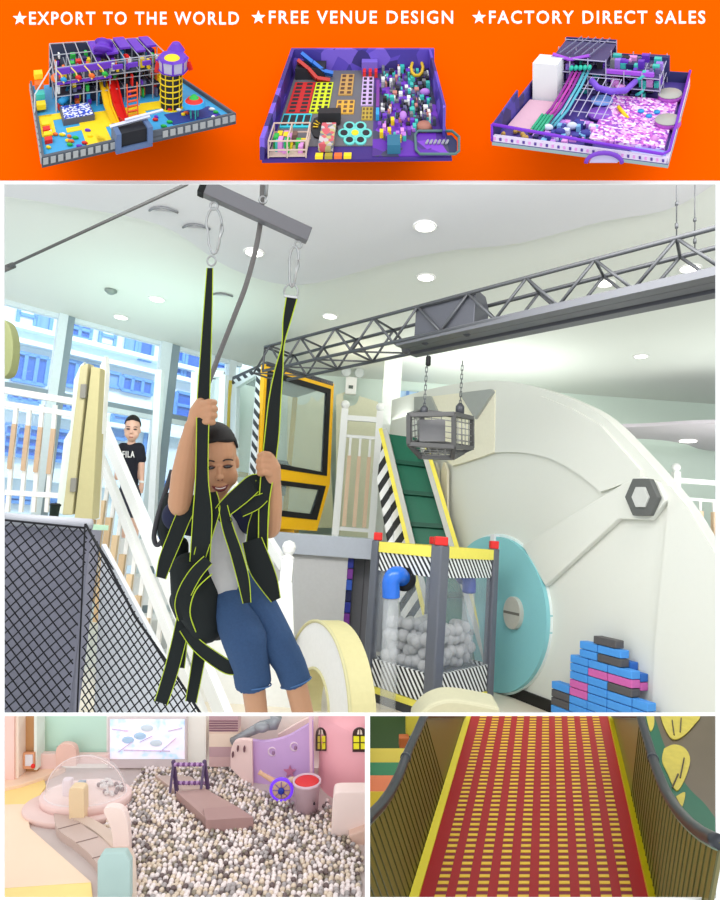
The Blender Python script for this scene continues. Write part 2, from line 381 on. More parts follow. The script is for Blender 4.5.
# ---- model 2
A = Mod((262, 160), (452, 158), (434, 70), (293, 70), 0.785, 0.0014)
t = thing('playground_model', 'model trampoline hall with purple walls seen from above in the middle of the header', 'playground model')
A.box(MB(), 0, 1, 0, 1, -3, 0).build('base', M((58, 30, 120)), t)
A.box(MB(), .03, .58, .14, .99, 0, 1).build('floor_mat', M((104, 102, 108)), t, label='grey floor mat')
m = MB(); A.box(m, .58, .99, .02, .99, 0, 1); m.build('floor_mat', blotch([(96, 30, 170), (130, 60, 200), (70, 30, 130), (60, 60, 90)], 60), t, label='purple patterned floor mat')
WM = blotch([(70, 50, 160), (92, 66, 190), (50, 34, 120), (120, 90, 210), (60, 44, 150)], 45, name='starry_purple_print')
m = MB(); A.box(m, 0, 1, .985, 1, 0, 22); m.build('back_wall', WM, t)
m = MB(); A.box(m, -.012, .012, .0, 1, 0, 22); m.build('side_wall', WM, t)
m = MB()
m.prism([A.at(.96, 1, 0), A.at(.96, 1, 22), A.at(.985, .35, 22), A.at(.97, .22, 8), A.at(.97, .22, 0)], RT*.003); m.build('side_wall', WM, t)
def tgrid(u0, u1, v0, v1, nu, nv, mat, pad=None, gap=.22, name='trampoline_bed'):
    A.box(MB(), u0, u1, v0, v1, 1, 2.2).build(name, mat, t)
    m = MB(); du = (u1-u0)/nu; dv = (v1-v0)/nv
    for i in range(nu):
        for j in range(nv): A.box(m, u0+du*(i+gap), u0+du*(i+1-gap), v0+dv*(j+gap), v0+dv*(j+1-gap), 2.2, 2.5)
    m.build('jumping_mat', pad or DK, t)
tgrid(.05, .185, .50, .84, 2, 8, M((200, 24, 26))); tgrid(.19, .305, .50, .84, 3, 8, M((214, 226, 20))); tgrid(.04, .21, .34, .49, 4, 1, M((50, 200, 215)), gap=.12)
tgrid(.35, .44, .70, .93, 2, 5, M((196, 150, 80)), M((90, 60, 40))); tgrid(.50, .575, .58, .90, 2, 7, M((206, 176, 226))); tgrid(.35, .46, .49, .64, 3, 3, M((226, 170, 60)), M((110, 80, 50)))
tgrid(.51, .575, .42, .56, 3, 3, M((190, 160, 60)), M((110, 90, 40)))
m = MB(); c = (355, 135)
for i in range(7):
    a = i*math.pi/3; x = c[0]+(11*math.cos(a) if i < 6 else 0); y = c[1]+(8*math.sin(a) if i < 6 else 0)
    A.disc(m, x, y, 1, 2.2, 6, sq=.75); A.disc(m, x, y, 2.2, 2.6, 3.6, sq=.75, mi=1 if i < 6 else 2)
m.build('ring_trampoline', [M((110, 214, 206)), DK, YEL], t)
m = MB(); A.disc(m, 324, 130, 1, 3, 14, sq=.9, n=8); A.box(m, .26, .39, .36, .42, 3, 14); m.build('dodge_arena', M((34, 34, 38)), t)
m = MB()
for i in range(9): a = math.pi*i/8; m.bar(A.pp(324+6*math.cos(a), 131-5*math.sin(a), 4), A.pp(324+11*math.cos(a), 131-9*math.sin(a), 4), .002, .001, UP)
m.build('arena_stripes', M((244, 200, 30)), t)
m = MB(); A.box(m, .29, .37, .06, .30, 2, 10); m.build('climbing_box', blotch([(200, 190, 190), (210, 90, 100), (120, 120, 130), (190, 180, 120)], 200), t)
m = MB(); A.box(m, .03, .23, .02, .22, 1, 2)
for u in (.03, .13, .23):
    for v in (.02, .22): m.tube([A.at(u, v, 0), A.at(u, v, 17)], .0009, 5)
for h in (8, 17):
    for v in (.02, .22): m.tube([A.at(.03, v, h), A.at(.23, v, h)], .0009, 5)
    for u in (.03, .13, .23): m.tube([A.at(u, .02, h), A.at(u, .22, h)], .0009, 5)
m.build('foam_pit_frame', M((216, 190, 176)), t)
m = MB(); rr = random.Random(5)
for q in range(26): u = rr.uniform(.04, .20); v = rr.uniform(.03, .18); A.box(m, u, u+.025, v, v+.05, 2, rr.uniform(4, 14), rr.choice(range(5)))
m.build('foam_pit_panels', [GRN, PINK, YEL, TEAL, M((120, 90, 80))], t)
m = MB(); pts = [(302, 74, 20), (313, 78, 15), (324, 80, 8), (333, 80, 6)]
for a, b in zip(pts, pts[1:]): m.bar(A.pp(*a), A.pp(*b), .006, .004, UP)
m.build('giant_slide', M((30, 110, 210), .3), t)
m = MB(); pts = [(298, 77, 16), (308, 80, 11), (317, 83, 4), (330, 83, 2)]
for a, b in zip(pts, pts[1:]): m.bar(A.pp(*a), A.pp(*b), .006, .004, UP)
m.build('giant_slide', M((196, 44, 34), .3), t, label='red giant slide')
m = MB(); A.box(m, .04, .24, .88, .97, 1, 12); m.build('slide_tower', DK, t)
m = MB(); A.box(m, .49, .60, .94, .98, 1, 13); A.box(m, .5, .52, .90, .94, 1, 7, 1); A.box(m, .54, .56, .9, .94, 1, 7, 1); A.box(m, .58, .60, .9, .94, 1, 7, 1); m.build('interactive_wall', [M((120, 96, 200)), RED], t)
m = MB(); rr = random.Random(11)
for q in range(260):
    u = rr.uniform(.62, .93); v = rr.uniform(.34, .96); A.box(m, u, u+.01+rr.random()*.02, v, v+.03, 1, rr.uniform(2, 8), rr.choice(range(9)))
m.build('play_panels', [DK, M((70, 72, 90)), PUR, TEAL, M((200, 130, 120)), GREY, M((90, 90, 130)), WHITE, DK], t)
m = MB(); m.tube([A.pp(417+6*math.cos(a), 76+8*math.sin(a), 8) for a in [i*.63 for i in range(10)]], .002, 6, closed=True); m.ell(A.pp(417, 66, 8), (.005, .004, .004)); m.build('spiral_slide', M((226, 184, 40)), t, True)
m = MB(); m.ell(A.pp(403, 122, 6), (.0045, .004, .006)); m.ell(A.pp(425, 100, 8), (.006, .004, .004)); m.build('climbing_mound', M((190, 130, 220)), t, True)
m = MB(); A.disc(m, 424, 130, 1, 7, 9, 6); m.build('sand_basin', M((176, 116, 100)), t, True)
m = MB(); m.tube([A.pp(x, y, 3) for x, y in ((418, 134), (452, 134), (459, 140), (459, 154), (455, 157), (420, 157), (416, 153), (415, 138))], .0016, 6, closed=True); m.build('track_rail', M((86, 120, 118)), t, True)
m = MB(); m.add([A.pp(x, y, .8) for x, y in ((419, 136), (452, 136), (457, 142), (457, 154), (420, 155), (417, 140))]+[A.pp(x, y, -1) for x, y in ((419, 136), (452, 136), (457, 142), (457, 154), (420, 155), (417, 140))], [tuple(range(6)), tuple(range(11, 5, -1))]+[(i, (i+1) % 6, (i+1) % 6+6, i+6) for i in range(6)]); m.build('track_floor', M((34, 40, 84)), t)
m = MB(); [m.bar(A.pp(426+i*4, 146, 2), A.pp(428+i*4, 143, 3), .0022, .0016, UP) for i in range(6)]; m.build('go_kart_row', M((170, 170, 180)), t)
m = MB(); A.box(m, .595, .615, .5, .8, 1, 8); A.box(m, .595, .615, .42, .5, 1, 7, 1); m.build('divider_wall', [M((120, 50, 150)), CYA], t)
m = MB(); [A.box(m, .28+.05*i, .32+.05*i, -.01, .03, 1, 4, i % 3) for i in range(4)]; m.build('seat_cubes', [YEL, M((170, 150, 40)), ORG], t)
m = MB(); A.box(m, .66, .73, .04, .16, 1, 10); m.build('reception_booth', M((40, 110, 140)), t)

m = MB(); rr = random.Random(8)
for q in range(26): u = rr.uniform(.6, .82); v = rr.uniform(.16, .4); A.box(m, u, u+.02, v, v+.04, 1, rr.uniform(2, 7), rr.choice(range(5)))
m.build('toddler_toys', [M((190, 120, 220)), YEL, PINK, TEAL, M((120, 60, 180))], t)
# ---- model 3
A = Mod((492, 141), (668, 164), (690, 82), (550, 74), 0.775); A.hs = .84
t = thing('playground_model', 'model pink and purple playground with a large pink ball pool on the orange header', 'playground model')
A.box(MB(), 0, 1, 0, 1, -5, -1).build('base', M((150, 172, 170)), t)
A.box(MB(), 0, 1, 0, 1, -1, 0).build('floor_mat', M((74, 56, 140)), t)
m = MB(); A.box(m, 0, 1, 0, .02, 0, 7); A.box(m, .985, 1, 0, 1, 0, 7); m.build('kerb', M((226, 214, 236)), t, label='pale printed kerb')
m = MB(); [A.box(m, .01+i*.033, .022+i*.033, -.008, 0, 2, 5, i % 2) for i in range(30)]; m.build('kerb_print', [PINK, M((90, 60, 150))], t)
m = MB(); m.tube([A.at(0, 0, 20), A.at(.5, 0, 15), A.at(.97, 0, 11), A.at(1, .06, 10), A.at(1, 1, 13)], .0016, 6); m.tube([A.at(0, 0, 0), A.at(0, 0, 20)], .0014, 6); m.build('top_rail', M((128, 50, 210)), t, True)
m = MB(); m.prism([A.at(0, 0, 0), A.at(0, 0, 20), A.at(0, .42, 27), A.at(0, .42, 0)], RT*.002); m.prism([A.at(0, .42, 0), A.at(0, .42, 15), A.at(0, .75, 18), A.at(0, .75, 0)], RT*.002)
m.build('side_wall', blotch([(50, 44, 130), (70, 60, 160), (40, 36, 100)], 50), t)
m = MB(); A.box(m, .03, .19, .62, .75, 0, 44); m.build('white_wall', WHITE, t)
m = MB(); A.box(m, .02, .24, .2, .6, 0, 2); m.build('pink_floor', M((222, 176, 196)), t)
m = MB(); [m.ell(A.pp(*A.px(rr.uniform(.04, .18), rr.uniform(.05, .18)), 4), (.0026,)*3) for _ in range(10)]; m.build('climbing_stones', M((190, 150, 70)), t, True)
m = MB(); A.box(m, .52, .96, .14, .72, 0, 5); m.build('ball_pool', blotch([(240, 190, 240), (200, 90, 200), (250, 230, 250), (150, 70, 190), (225, 150, 225)], 330), t)
m = MB(); us = [.12, .24, .36, .48, .6, .72, .84]
for u in us:
    for v in (.72, .85, .98): m.tube([A.at(u, v, 0), A.at(u, v, 34 if u > .5 else 46)], .0007, 5)
for h in (14, 28): [m.tube([A.at(us[0], v, h), A.at(us[-1], v, h)], .0006, 5) for v in (.72, .85, .98)]
for v in (.72, .98): m.tube([A.at(us[0], v, 44), A.at(.48, v, 44)], .0006, 5)
for h in (14, 28): [m.tube([A.at(u, .72, h), A.at(u, .98, h)], .0006, 5) for u in us]
for q in range(6): m.tube([A.at(.34+.05*q, .7, 26), A.at(.30+.05*q, .35, 10)], .0006, 4)
for q in range(4): m.tube([A.at(.34, .7-.1*q, 26-5*q), A.at(.58, .7-.1*q, 26-5*q)], .0006, 4)
m.build('pipe_frame', M((190, 184, 210)), t)
m = MB(); A.box(m, .12, .84, .985, .995, 0, 30); A.box(m, .12, .48, .985, .995, 30, 46); A.box(m, .84, .99, .985, .995, 0, 12); A.box(m, .72, .86, .95, .985, 10, 32); m.build('back_panel', M((44, 44, 104)), t)
m = MB(); [A.box(m, .12, .84, .73, .97, h, h+1) for h in (13, 27)]; A.box(m, .12, .48, .73, .97, 42, 43); m.build('deck', M((74, 64, 110)), t)
m = MB(); rr = random.Random(21)
for q in range(150):
    u = rr.uniform(.12, .8); v = rr.uniform(.72, .93); h = rr.choice((1, 14, 28)); A.box(m, u, u+.02+.04*rr.random(), v, v+.03, h, h+3+8*rr.random(), rr.choice(range(8)))
m.build('play_panels', [PUR, M((160, 120, 220)), PINK, TEAL, DK, M((96, 86, 140)), GREY, NAVY], t)
m = MB()
for q, c in enumerate((0, 1, 0, 2, 2)):
    m.tube([A.at(.26+.025*q, .74, 30), A.at(.25+.025*q, .6, 22), A.at(.22+.025*q, .42, 10), A.at(.18+.025*q, .26, 3)], .0017, 6, c)
m.build('lane_slide', [M((150, 40, 150)), M((190, 60, 170)), M((90, 180, 200))], t, True)
m = MB(); [m.tube([A.at(.2+.02*q, .3, 12), A.at(.17+.02*q, .14, 3)], .0018, 6) for q in range(4)]; m.build('green_slide', M((50, 170, 130)), t, True)
m = MB(); [m.ell(A.at(.25+.03*q, .72, 33+q*.6), (.0026, .003, .003)) for q in range(5)]; m.build('slide_arch', M((50, 200, 170)), t, True)
m = MB(); rr = random.Random(31)
for q in range(60): u = rr.uniform(.2, .52); v = rr.uniform(.05, .34); A.box(m, u, u+.02+.02*rr.random(), v, v+.04, 0, rr.uniform(1.5, 7), rr.choice(range(6)))
m.build('soft_play_blocks', [M((60, 60, 150)), M((190, 130, 220)), PINK, M((120, 180, 220)), NAVY, M((210, 214, 240))], t)
m = MB(); A.disc(m, 600, 118, 3, 7, 12, 12); m.build('round_table', M((150, 90, 210)), t, True)
m = MB(); A.disc(m, 602, 108, 8, 10, 11, 11); m.build('trampoline_disc', M((120, 160, 226)), t, True)
for (x, y, r) in ((668, 128, 13), (670, 102, 12)): m = MB(); A.disc(m, x, y, 4, 10, r, r); A.disc(m, x, y, 10, 10.8, r+.5, r, mi=1); m.build('round_platform', [M((190, 90, 200)), M((178, 176, 168))], t, True)
m = MB(); m.tube([A.at(.4, .66, 26), A.at(.46, .6, 23), A.at(.55, .58, 22), A.at(.64, .6, 23), A.at(.68, .7, 25)], .0034, 8); m.build('balcony_ring', M((130, 84, 214)), t, True)
m = MB(); m.tube([A.pp(640+4*math.cos(q*.8), 100+2*math.sin(q*.8), 32-q*2.2) for q in range(14)], .0018, 6); m.build('spiral_slide', TEAL, t, True)
m = MB(); m.tube([A.pp(618, 114, 9), A.pp(628, 122, 4)], .002, 6); m.build('float_toy', YEL, t, True); m = MB(); A.disc(m, 620, 100, 14, 18, 5, 5); m.build('pink_cushion', PINK, t, True)
m = MB(); [A.disc(m, x, y, 5, 7, 3.2, mi=0) for x, y in ((641, 116), (649, 121), (657, 117))]; m.build('pool_seat', CYA, t, True)
m = MB(); [m.ell(A.pp(x, y, 5), (.006, .004, .004), mi=i % 2) for i, (x, y) in enumerate(((548, 132), (560, 136), (572, 130), (585, 138)))]; m.build('cloud_seat', [M((214, 220, 240)), M((60, 60, 150))], t, True)
m = MB(); m.tube([A.pp(604+18*math.cos(a*math.pi/10), 163, 12*math.sin(a*math.pi/10)) for a in range(11)], .0022, 8); m.build('entrance_arch', M((120, 60, 190)), t, True)
m = MB(); m.prism([A.pp(604+14*math.cos(a*math.pi/10), 162, 10*math.sin(a*math.pi/10)) for a in range(11)], FW*.002); m.build('arch_infill', M((200, 190, 226)), t)
m = MB(); m.prism([A.pp(x, y, 0) for x, y in ((628, 150), (640, 146), (656, 149), (668, 153), (664, 160), (640, 160))], -FW*.002); m.build('pool_mural', M((150, 160, 230)), t)
m = MB(); A.disc(m, 655, 143, 2, 10, 7, 0.5); m.build('tent', PINK, t, True)
m = MB(); [m.tube([A.at(.16+.05*q, .75, 47), A.at(.24+.05*q, .96, 50)], .0008, 5) for q in range(5)]; m.tube([A.at(.12, .74, 46), A.at(.24, .72, 43), A.at(.36, .76, 46)], .0018, 6, 1); A.box(m, .48, .8, .72, .74, 30, 34, 1); m.build('roof_frame', [M((120, 120, 150)), M((170, 80, 220))], t)
# ================================================================== MAIN ROOM
CEIL = 4.0
a0 = hz(490, 688, 0); b0 = hz(550, 712, 0); tw = (b0-a0).normalized(); nw = V((-tw.y, tw.x, 0))
if nw.dot(CAM-a0) < 0: nw = -nw
WARMW = M((236, 236, 228), 0.5, var=0.01)
m = MB(); m.prism([V((-6, 3.6, 0)), V((8, 3.6, 0)), V((8, 14, 0)), V((-6, 14, 0))], -Z*.1); struct(m.build('floor', M((226, 216, 196), .35, var=.04)))
_w1 = hz(5, 300, CEIL); _w2 = hz(190, 350, CEIL); _d = (_w2-_w1).normalized(); _e = _w1+_d*4.4
m = MB(); m.prism([_w1-_d*8, V((-10, .4, CEIL)), V((9, .4, CEIL)), V((9, 14.5, CEIL)), V((-2.3, 14.5, CEIL)), V((-2.3, 10.4, CEIL)), V((_e.x, _e.y, CEIL))], Z*.1); struct(m.build('ceiling', M((228, 231, 226), .7, var=.01)))
# lowered wavy ceiling layer on the near side
bx = smoothline([(-40, 190), (60, 205), (160, 225), (230, 268), (300, 285), (393, 262), (455, 250), (520, 243), (600, 222), (680, 205), (760, 150)], 5)
pts = [hz(x, y, CEIL-.05) for x, y in bx]; pts += [V((4, .5, CEIL-.05)), V((-4, .5, CEIL-.05))]
struct(MB().prism(pts, Z*.05).build('ceiling_layer', M((216, 216, 220), .7, var=.01)))
# back walls
m = MB(); m.box((2.2, 10.3, 2), (9.4, .15, 4)); struct(m.build('wall_back', M((222, 236, 226), .6, var=.01)))
m = MB(); m.box((7.6, 7.5, 2), (.15, 13.4, 4)); struct(m.build('wall_right', M((226, 234, 230), .6, var=.01)))
# window wall on the left
W1 = hz(5, 300, CEIL); W2 = hz(190, 350, CEIL); dw = (W2-W1); dw.z = 0; dw.normalize(); nwin = V((dw.y, -dw.x, 0))
if nwin.dot(CAM-W1) < 0: nwin = -nwin
def wp(x, y, off=0): return hp(x, y, W1+nwin*off, nwin)
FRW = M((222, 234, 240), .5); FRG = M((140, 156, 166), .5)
def s_of(p): return (p-W1).dot(dw)
e0 = s_of(wp(-60, 450)); e1 = s_of(wp(232, 450))
def wpt(s, z): q = W1+dw*s; return V((q.x, q.y, z))
g = glass((190, 225, 250), .12, .03, 'window_glass')
m = MB(); m.prism([wpt(e0, 0), wpt(e1, 0), wpt(e1, CEIL), wpt(e0, CEIL)], -nwin*.012); win = struct(m.build('window_1', g))
m = MB(); m.bar(wpt(e0, .25), wpt(e1, .25), .12, .5); m.bar(wpt(e0, CEIL-.03), wpt(e1, CEIL-.03), .1, .06)
for px_ in (225,): s = s_of(wp(px_, 420)); m.bar(wpt(s, 0), wpt(s, CEIL), .16, .12, up=dw)
m.build('window_frame', FRW, win)
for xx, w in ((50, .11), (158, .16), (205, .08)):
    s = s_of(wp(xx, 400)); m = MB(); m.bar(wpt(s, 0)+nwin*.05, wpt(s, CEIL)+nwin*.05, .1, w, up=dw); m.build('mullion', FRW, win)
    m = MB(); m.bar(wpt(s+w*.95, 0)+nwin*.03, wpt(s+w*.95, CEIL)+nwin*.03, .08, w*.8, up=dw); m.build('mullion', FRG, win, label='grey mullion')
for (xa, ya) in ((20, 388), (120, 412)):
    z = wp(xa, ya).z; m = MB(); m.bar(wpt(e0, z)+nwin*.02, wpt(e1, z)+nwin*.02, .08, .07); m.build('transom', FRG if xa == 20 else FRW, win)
# slim wall between the window and the back wall
m = MB(); pa = wpt(e1, 0); m.prism([pa, V((-2.2, 10.3, 0)), V((-2.2, 10.3, CEIL)), wpt(e1, CEIL)], V((-.05, .12, 0))); struct(m.build('wall_left', M((230, 240, 240), .6)))
# building across the street
FP = W1-nwin*5.5
FAC = M((214, 232, 244), .7, var=.03, scale=.8); BLU = M((52, 92, 190), .25, var=.25, scale=1.2); BLU2 = M((110, 150, 220), .25, var=.2, scale=1.5); LTB = M((222, 238, 246), .6)
t = thing('office_building', 'pale blue office building with dark blue windows seen through the tall window', 'building')
fz = lambda s, z: V((FP.x+dw.x*s, FP.y+dw.y*s, z))
m = MB(); m.prism([fz(-6, -3), fz(26, -3), fz(26, 16), fz(-6, 16)], -nwin*3); m.build('facade', FAC, t)
def fpl(name, x0, y0, x1, y1, mat, off=.05, sk=0.07):
    """rectangle on the far facade (verticals lean with the lens)"""
    p = [hp(x0, y0, FP, nwin), hp(x1, y1, FP, nwin)]; s0, s1 = [(q-FP).dot(dw) for q in p]; z1, z0 = max(p[0].z, p[1].z), min(p[0].z, p[1].z)
    o = MB().prism([fz(s0, z0)+nwin*off, fz(s1, z0)+nwin*off, fz(s1, z1)+nwin*off, fz(s0, z1)+nwin*off], -nwin*(off+.1)).build(name, mat, t)
    return s0, s1, z0, z1
def fwin(x0, y0, x1, y1, nx=2, nz=2, mat=None, fr=None):
    s0, s1, z0, z1 = fpl('window', x0, y0, x1, y1, mat or BLU, .04)
    m = MB(); w = .07
    for i in range(nx+1): s = s0+(s1-s0)*i/nx; m.bar(fz(s, z0)+nwin*.06, fz(s, z1)+nwin*.06, w, w, up=dw)
    for i in range(nz+1): z = z0+(z1-z0)*i/nz; m.bar(fz(s0, z)+nwin*.06, fz(s1, z)+nwin*.06, w, w)
    m.build('window_grid', fr or M((90, 140, 215), .5), t)
for r in [(20, 301, 33, 331, 1, 2, LTB), (39, 308, 49, 333, 1, 1, BLU2), (69, 318, 89, 341, 2, 2), (101, 325, 113, 348, 1, 2, LTB), (127, 330, 134, 356, 1, 1, BLU2), (140, 334, 150, 362, 1, 1),
          (15, 352, 44, 386, 3, 1), (64, 360, 98, 392, 3, 1), (10, 391, 38, 404, 3, 1), (60, 399, 74, 411, 2, 1), (107, 372, 118, 388, 1, 1, BLU2), (122, 376, 150, 396, 3, 1), (5, 424, 36, 458, 3, 3), (54, 430, 66, 462, 1, 3), (5, 496, 66, 506, 4, 1),
          (172, 348, 180, 376, 1, 2), (186, 352, 198, 384, 1, 2), (176, 392, 190, 420, 1, 2), (212, 362, 222, 392, 1, 2), (112, 414, 124, 440, 1, 2, BLU2), (145, 432, 158, 470, 1, 3), (146, 480, 158, 560, 1, 4)]: fwin(*r)
for z in (hp(60, 352, FP, nwin).z, hp(60, 338, FP, nwin).z, hp(30, 412, FP, nwin).z, hp(30, 478, FP, nwin).z):
    m = MB(); m.bar(fz(-6, z)+nwin*.12, fz(26, z)+nwin*.12, .24, .1); m.build('cornice', LTB, t)
m = MB(); m.prism([wpt(-6, -3)-nwin*.4, wpt(24, -3)-nwin*.4, wpt(24, -3)-nwin*6, wpt(-6, -3)-nwin*6], -Z*.1); struct(m.build('street', M((190, 196, 200)), None))

# ---- ceiling fittings
def onceil(x, y): return hz(x, y, CEIL-.052) if y < 255 else hz(x, y, CEIL-.002)
lt = [(425, 226, 'nearest the top centre'), (254, 252, 'beside the hanging grey rope'), (157, 299, 'above the black strap in the green glow'), (121, 317, 'above the window wall, leftmost'), (426, 277, 'above the motor box of the truss'),
      (330, 316, 'left of the motor box in the warm glow'), (690, 268, 'behind the right end of the truss'), (605, 283, 'behind the middle of the truss'), (641, 356, 'below the right end of the truss'), (688, 443, 'on the lilac bulkhead at the far right')]
EML = emit((255, 252, 244), 4.0, 'lamp_glow')
for i, (x, y, w) in enumerate(lt):
    if i == 9: continue
    p = onceil(x, y); t = thing('ceiling_light', 'small round recessed ceiling light '+w, 'ceiling light', 'recessed ceiling lights')
    MB().lathe(p, -Z, [(.10, 0), (.10, .008), (.082, .012), (.082, .006)], 24).build('trim_ring', WHITE, t, True)
    MB().lathe(p, -Z, [(.08, 0), (.08, .01)], 24).build('lamp', EML, t, True)
for i, (x, y, w) in enumerate([(163, 209, 'left of the steel spreader bar'), (196, 226, 'behind the left carabiner'), (222, 294, 'behind the grey rope')]):
    p = onceil(x, y); t = thing('ceiling_vent', 'thin curved grey air slot in the ceiling '+w, 'ceiling vent')
    m = MB(); m.tube([p+V((-.12+.06*j, -.05+.018*(j-2)**2, -.012)) for j in range(5)], .010, 6); m.build('vent_slot', M((120, 122, 126)), t, True)
    m = MB(); m.box(p+V((0, .03, -.004)), (.2, .02, .008)); m.build('vent_lip', M((205, 205, 208)), t)
for (x, y, w) in [(111, 290, 'above the window'), (600, 402, 'above the curved white wall'), (650, 408, 'above the curved white wall near its right edge')]:
    tag(MB().lathe(onceil(x, y), -Z, [(.07, 0), (.07, .02), (.03, .05), (.02, .05)], 16).build('sprinkler', M((140, 150, 146), .4, .4), None, True), 'small round grey ceiling fitting '+w, 'sprinkler')
# lilac bulkhead far right
m = MB(); Pb = V((0, 9.2, 0)); nb = V((0, -1, 0))
q = smoothline([(600, 432), (650, 440), (680, 444), (700, 449), (790, 452)], 5); pts = [hp(x, y, Pb, nb) for x, y in q]
pts2 = [V((p.x, p.y, CEIL)) for p in reversed(pts)]
q2 = [hp(x, 424+0*x, Pb, nb) for x, _ in q]
struct(MB().prism([hz(x, y, 3.2) for x, y in smoothline([(590, 432), (630, 438), (660, 440), (685, 444), (705, 450), (760, 455)], 4)]+[hz(x, y, 3.2) for x, y in ((760, 422), (690, 424), (640, 427), (590, 428))], Z*.05).build('ceiling_bulkhead', M((206, 198, 206), .6)))
p = hz(688, 441, 3.195); t = thing('ceiling_light', 'small round recessed ceiling light on the lilac bulkhead at the far right', 'ceiling light', 'recessed ceiling lights')
MB().lathe(p, -Z, [(.12, 0), (.12, .01)], 24).build('lamp', EML, t, True)

# ---- truss bridge crane
GM = M((92, 94, 98), .45, .5)
t = thing('truss_beam', 'long grey steel lattice truss crossing under the ceiling', 'truss')
def lineat(p0, p1, px_list=None): return (V(p0), V(p1))
ZT, ZB = 3.2, 2.95
TF = (hz(265, 347, ZT), hz(730, 224, ZT)); TR = (hz(272, 367, ZT), hz(730, 243, ZT)); TR = (hz(355, 340, ZT)+(hz(355, 340, ZT)-hz(715, 248, ZT))*.33, hz(730, 244, ZT))
BF = (V((TF[0].x, TF[0].y, ZB)), V((TF[1].x, TF[1].y, ZB))); BR_ = (V((TR[0].x, TR[0].y, ZB)), V((TR[1].x, TR[1].y, ZB)))
for (c, n) in ((TF, 'top_chord'), (TR, 'top_chord'), (BF, 'bottom_chord'), (BR_, 'bottom_chord')):
    c = (c[0], c[1]+(c[1]-c[0])*.35); MB().tube(c, .015, 10).build(n, GM, t, True)
L = lambda c, u: c[0]+(c[1]-c[0])*u
def u_at(c, x): return min(range(540), key=lambda k: abs((L(c, k/400)-CAM).dot(RT)/(L(c, k/400)-CAM).dot(FW)*f+360-x))/400
_a, _b = u_at(TF, 270), u_at(TF, 676); N = 8/(_b-_a); m = MB(); m2 = MB(); m3 = MB()
for i in range(12):
    u = _a+(i-.5)/N
    m.tube([L(BF, u), L(TF, u+.5/N)], .011, 6); m.tube([L(TF, u+.5/N), L(BF, u+1/N)], .011, 6)
    m2.tube([L(BR_, u), L(TR, u+.5/N)], .011, 6); m2.tube([L(TR, u+.5/N), L(BR_, u+1/N)], .011, 6)
    m3.tube([L(TF, u+.5/N), L(TR, u+.5/N)], .010, 6); m3.tube([L(BF, u), L(BR_, u)], .010, 6); m3.tube([L(BF, u), L(BR_, u+1/N)], .008, 6)
m3.tube([TF[0], BF[0]], .012, 6); m3.tube([TF[0], L(TR, 0.0)], .012, 6)
m.build('front_lattice', GM, t, True); m2.build('rear_lattice', GM, t, True); m3.build('cross_bracing', GM, t, True)
for x, y0, y1, c, w in ((676, 150, 231, TF, ''), (694, 160, 247, TR, '')):
    # hanger rods up to the ceiling
    best = min([L(c, k/200) for k in range(260)], key=lambda q: abs((q-CAM).dot(RT)/(q-CAM).dot(FW)*f+360-x))
    m = MB(); m.tube([best, V((best.x, best.y, CEIL))], .0035, 6); m.tube([best+Z*.06, best+Z*.09], .009, 6); m.tube([best+Z*.2, best+Z*.22], .009, 6); m.build('hanger_rod', GM, t, True)
# I-beam rail under the truss with trolley
c0 = [L(BF, k/400) for k in range(540)]
def tr_at(x): return min(range(540), key=lambda k: abs((c0[k]-CAM).dot(RT)/(c0[k]-CAM).dot(FW)*f+360-x))/400
u0 = tr_at(397); mid = lambda u: (L(BF, u)+L(BR_, u))/2
t = thing('crane_rail', 'solid grey beam running along the underside of the truss', 'beam')
m = MB(); A_, B_ = mid(u0), mid(1.3); sidev = (L(BR_, .5)-L(BF, .5)); wdt = sidev.length
m.bar(A_-Z*.02, B_-Z*.02, wdt*.30, .02); m.bar(A_+sidev*.38-Z*.02, B_+sidev*.38-Z*.02, wdt*.28, .05); m.bar(A_-Z*.01-sidev*.36, B_-Z*.01-sidev*.36, wdt*.3, .05); m.bar(A_+Z*.01, B_+Z*.01, wdt*.9, .01)
m.build('beam_profile', M((104, 106, 112), .4, .4), t)
MB().ell(A_-Z*.02, (.04, .05, .04)).build('end_cap', GM, t, True)
ub = tr_at(441); cb = mid(ub); dt = (L(BF, 1)-L(BF, 0)).normalized(); sd = sidev.normalized()
t = thing('hoist_motor', 'dark grey faceted motor box sitting inside the truss', 'hoist')
hl = (L(BF, tr_at(472))-L(BF, tr_at(412))).length/2
ax = (dt, sd, Z); q = cb+Z*.12
m = MB(); pr = [q-sd*wdt*.42-Z*.11, q+sd*wdt*.42-Z*.11, q+sd*wdt*.42+Z*.10, q+sd*.2*wdt+Z*.17, q-sd*.3*wdt+Z*.17, q-sd*wdt*.42+Z*.12]
m.prism([p-dt*hl for p in pr], dt*hl*2); m.build('housing', M((84, 86, 94), .4, .3), t, bevel=.006)
m = MB(); [m.lathe(cb-Z*.02+dt*s1*hl*.7-sd*wdt*.3, sd, [(.03, 0), (.03, .03)], 14) for s1 in (-1, 1)]; m.build('wheel', DARKM, t, True)
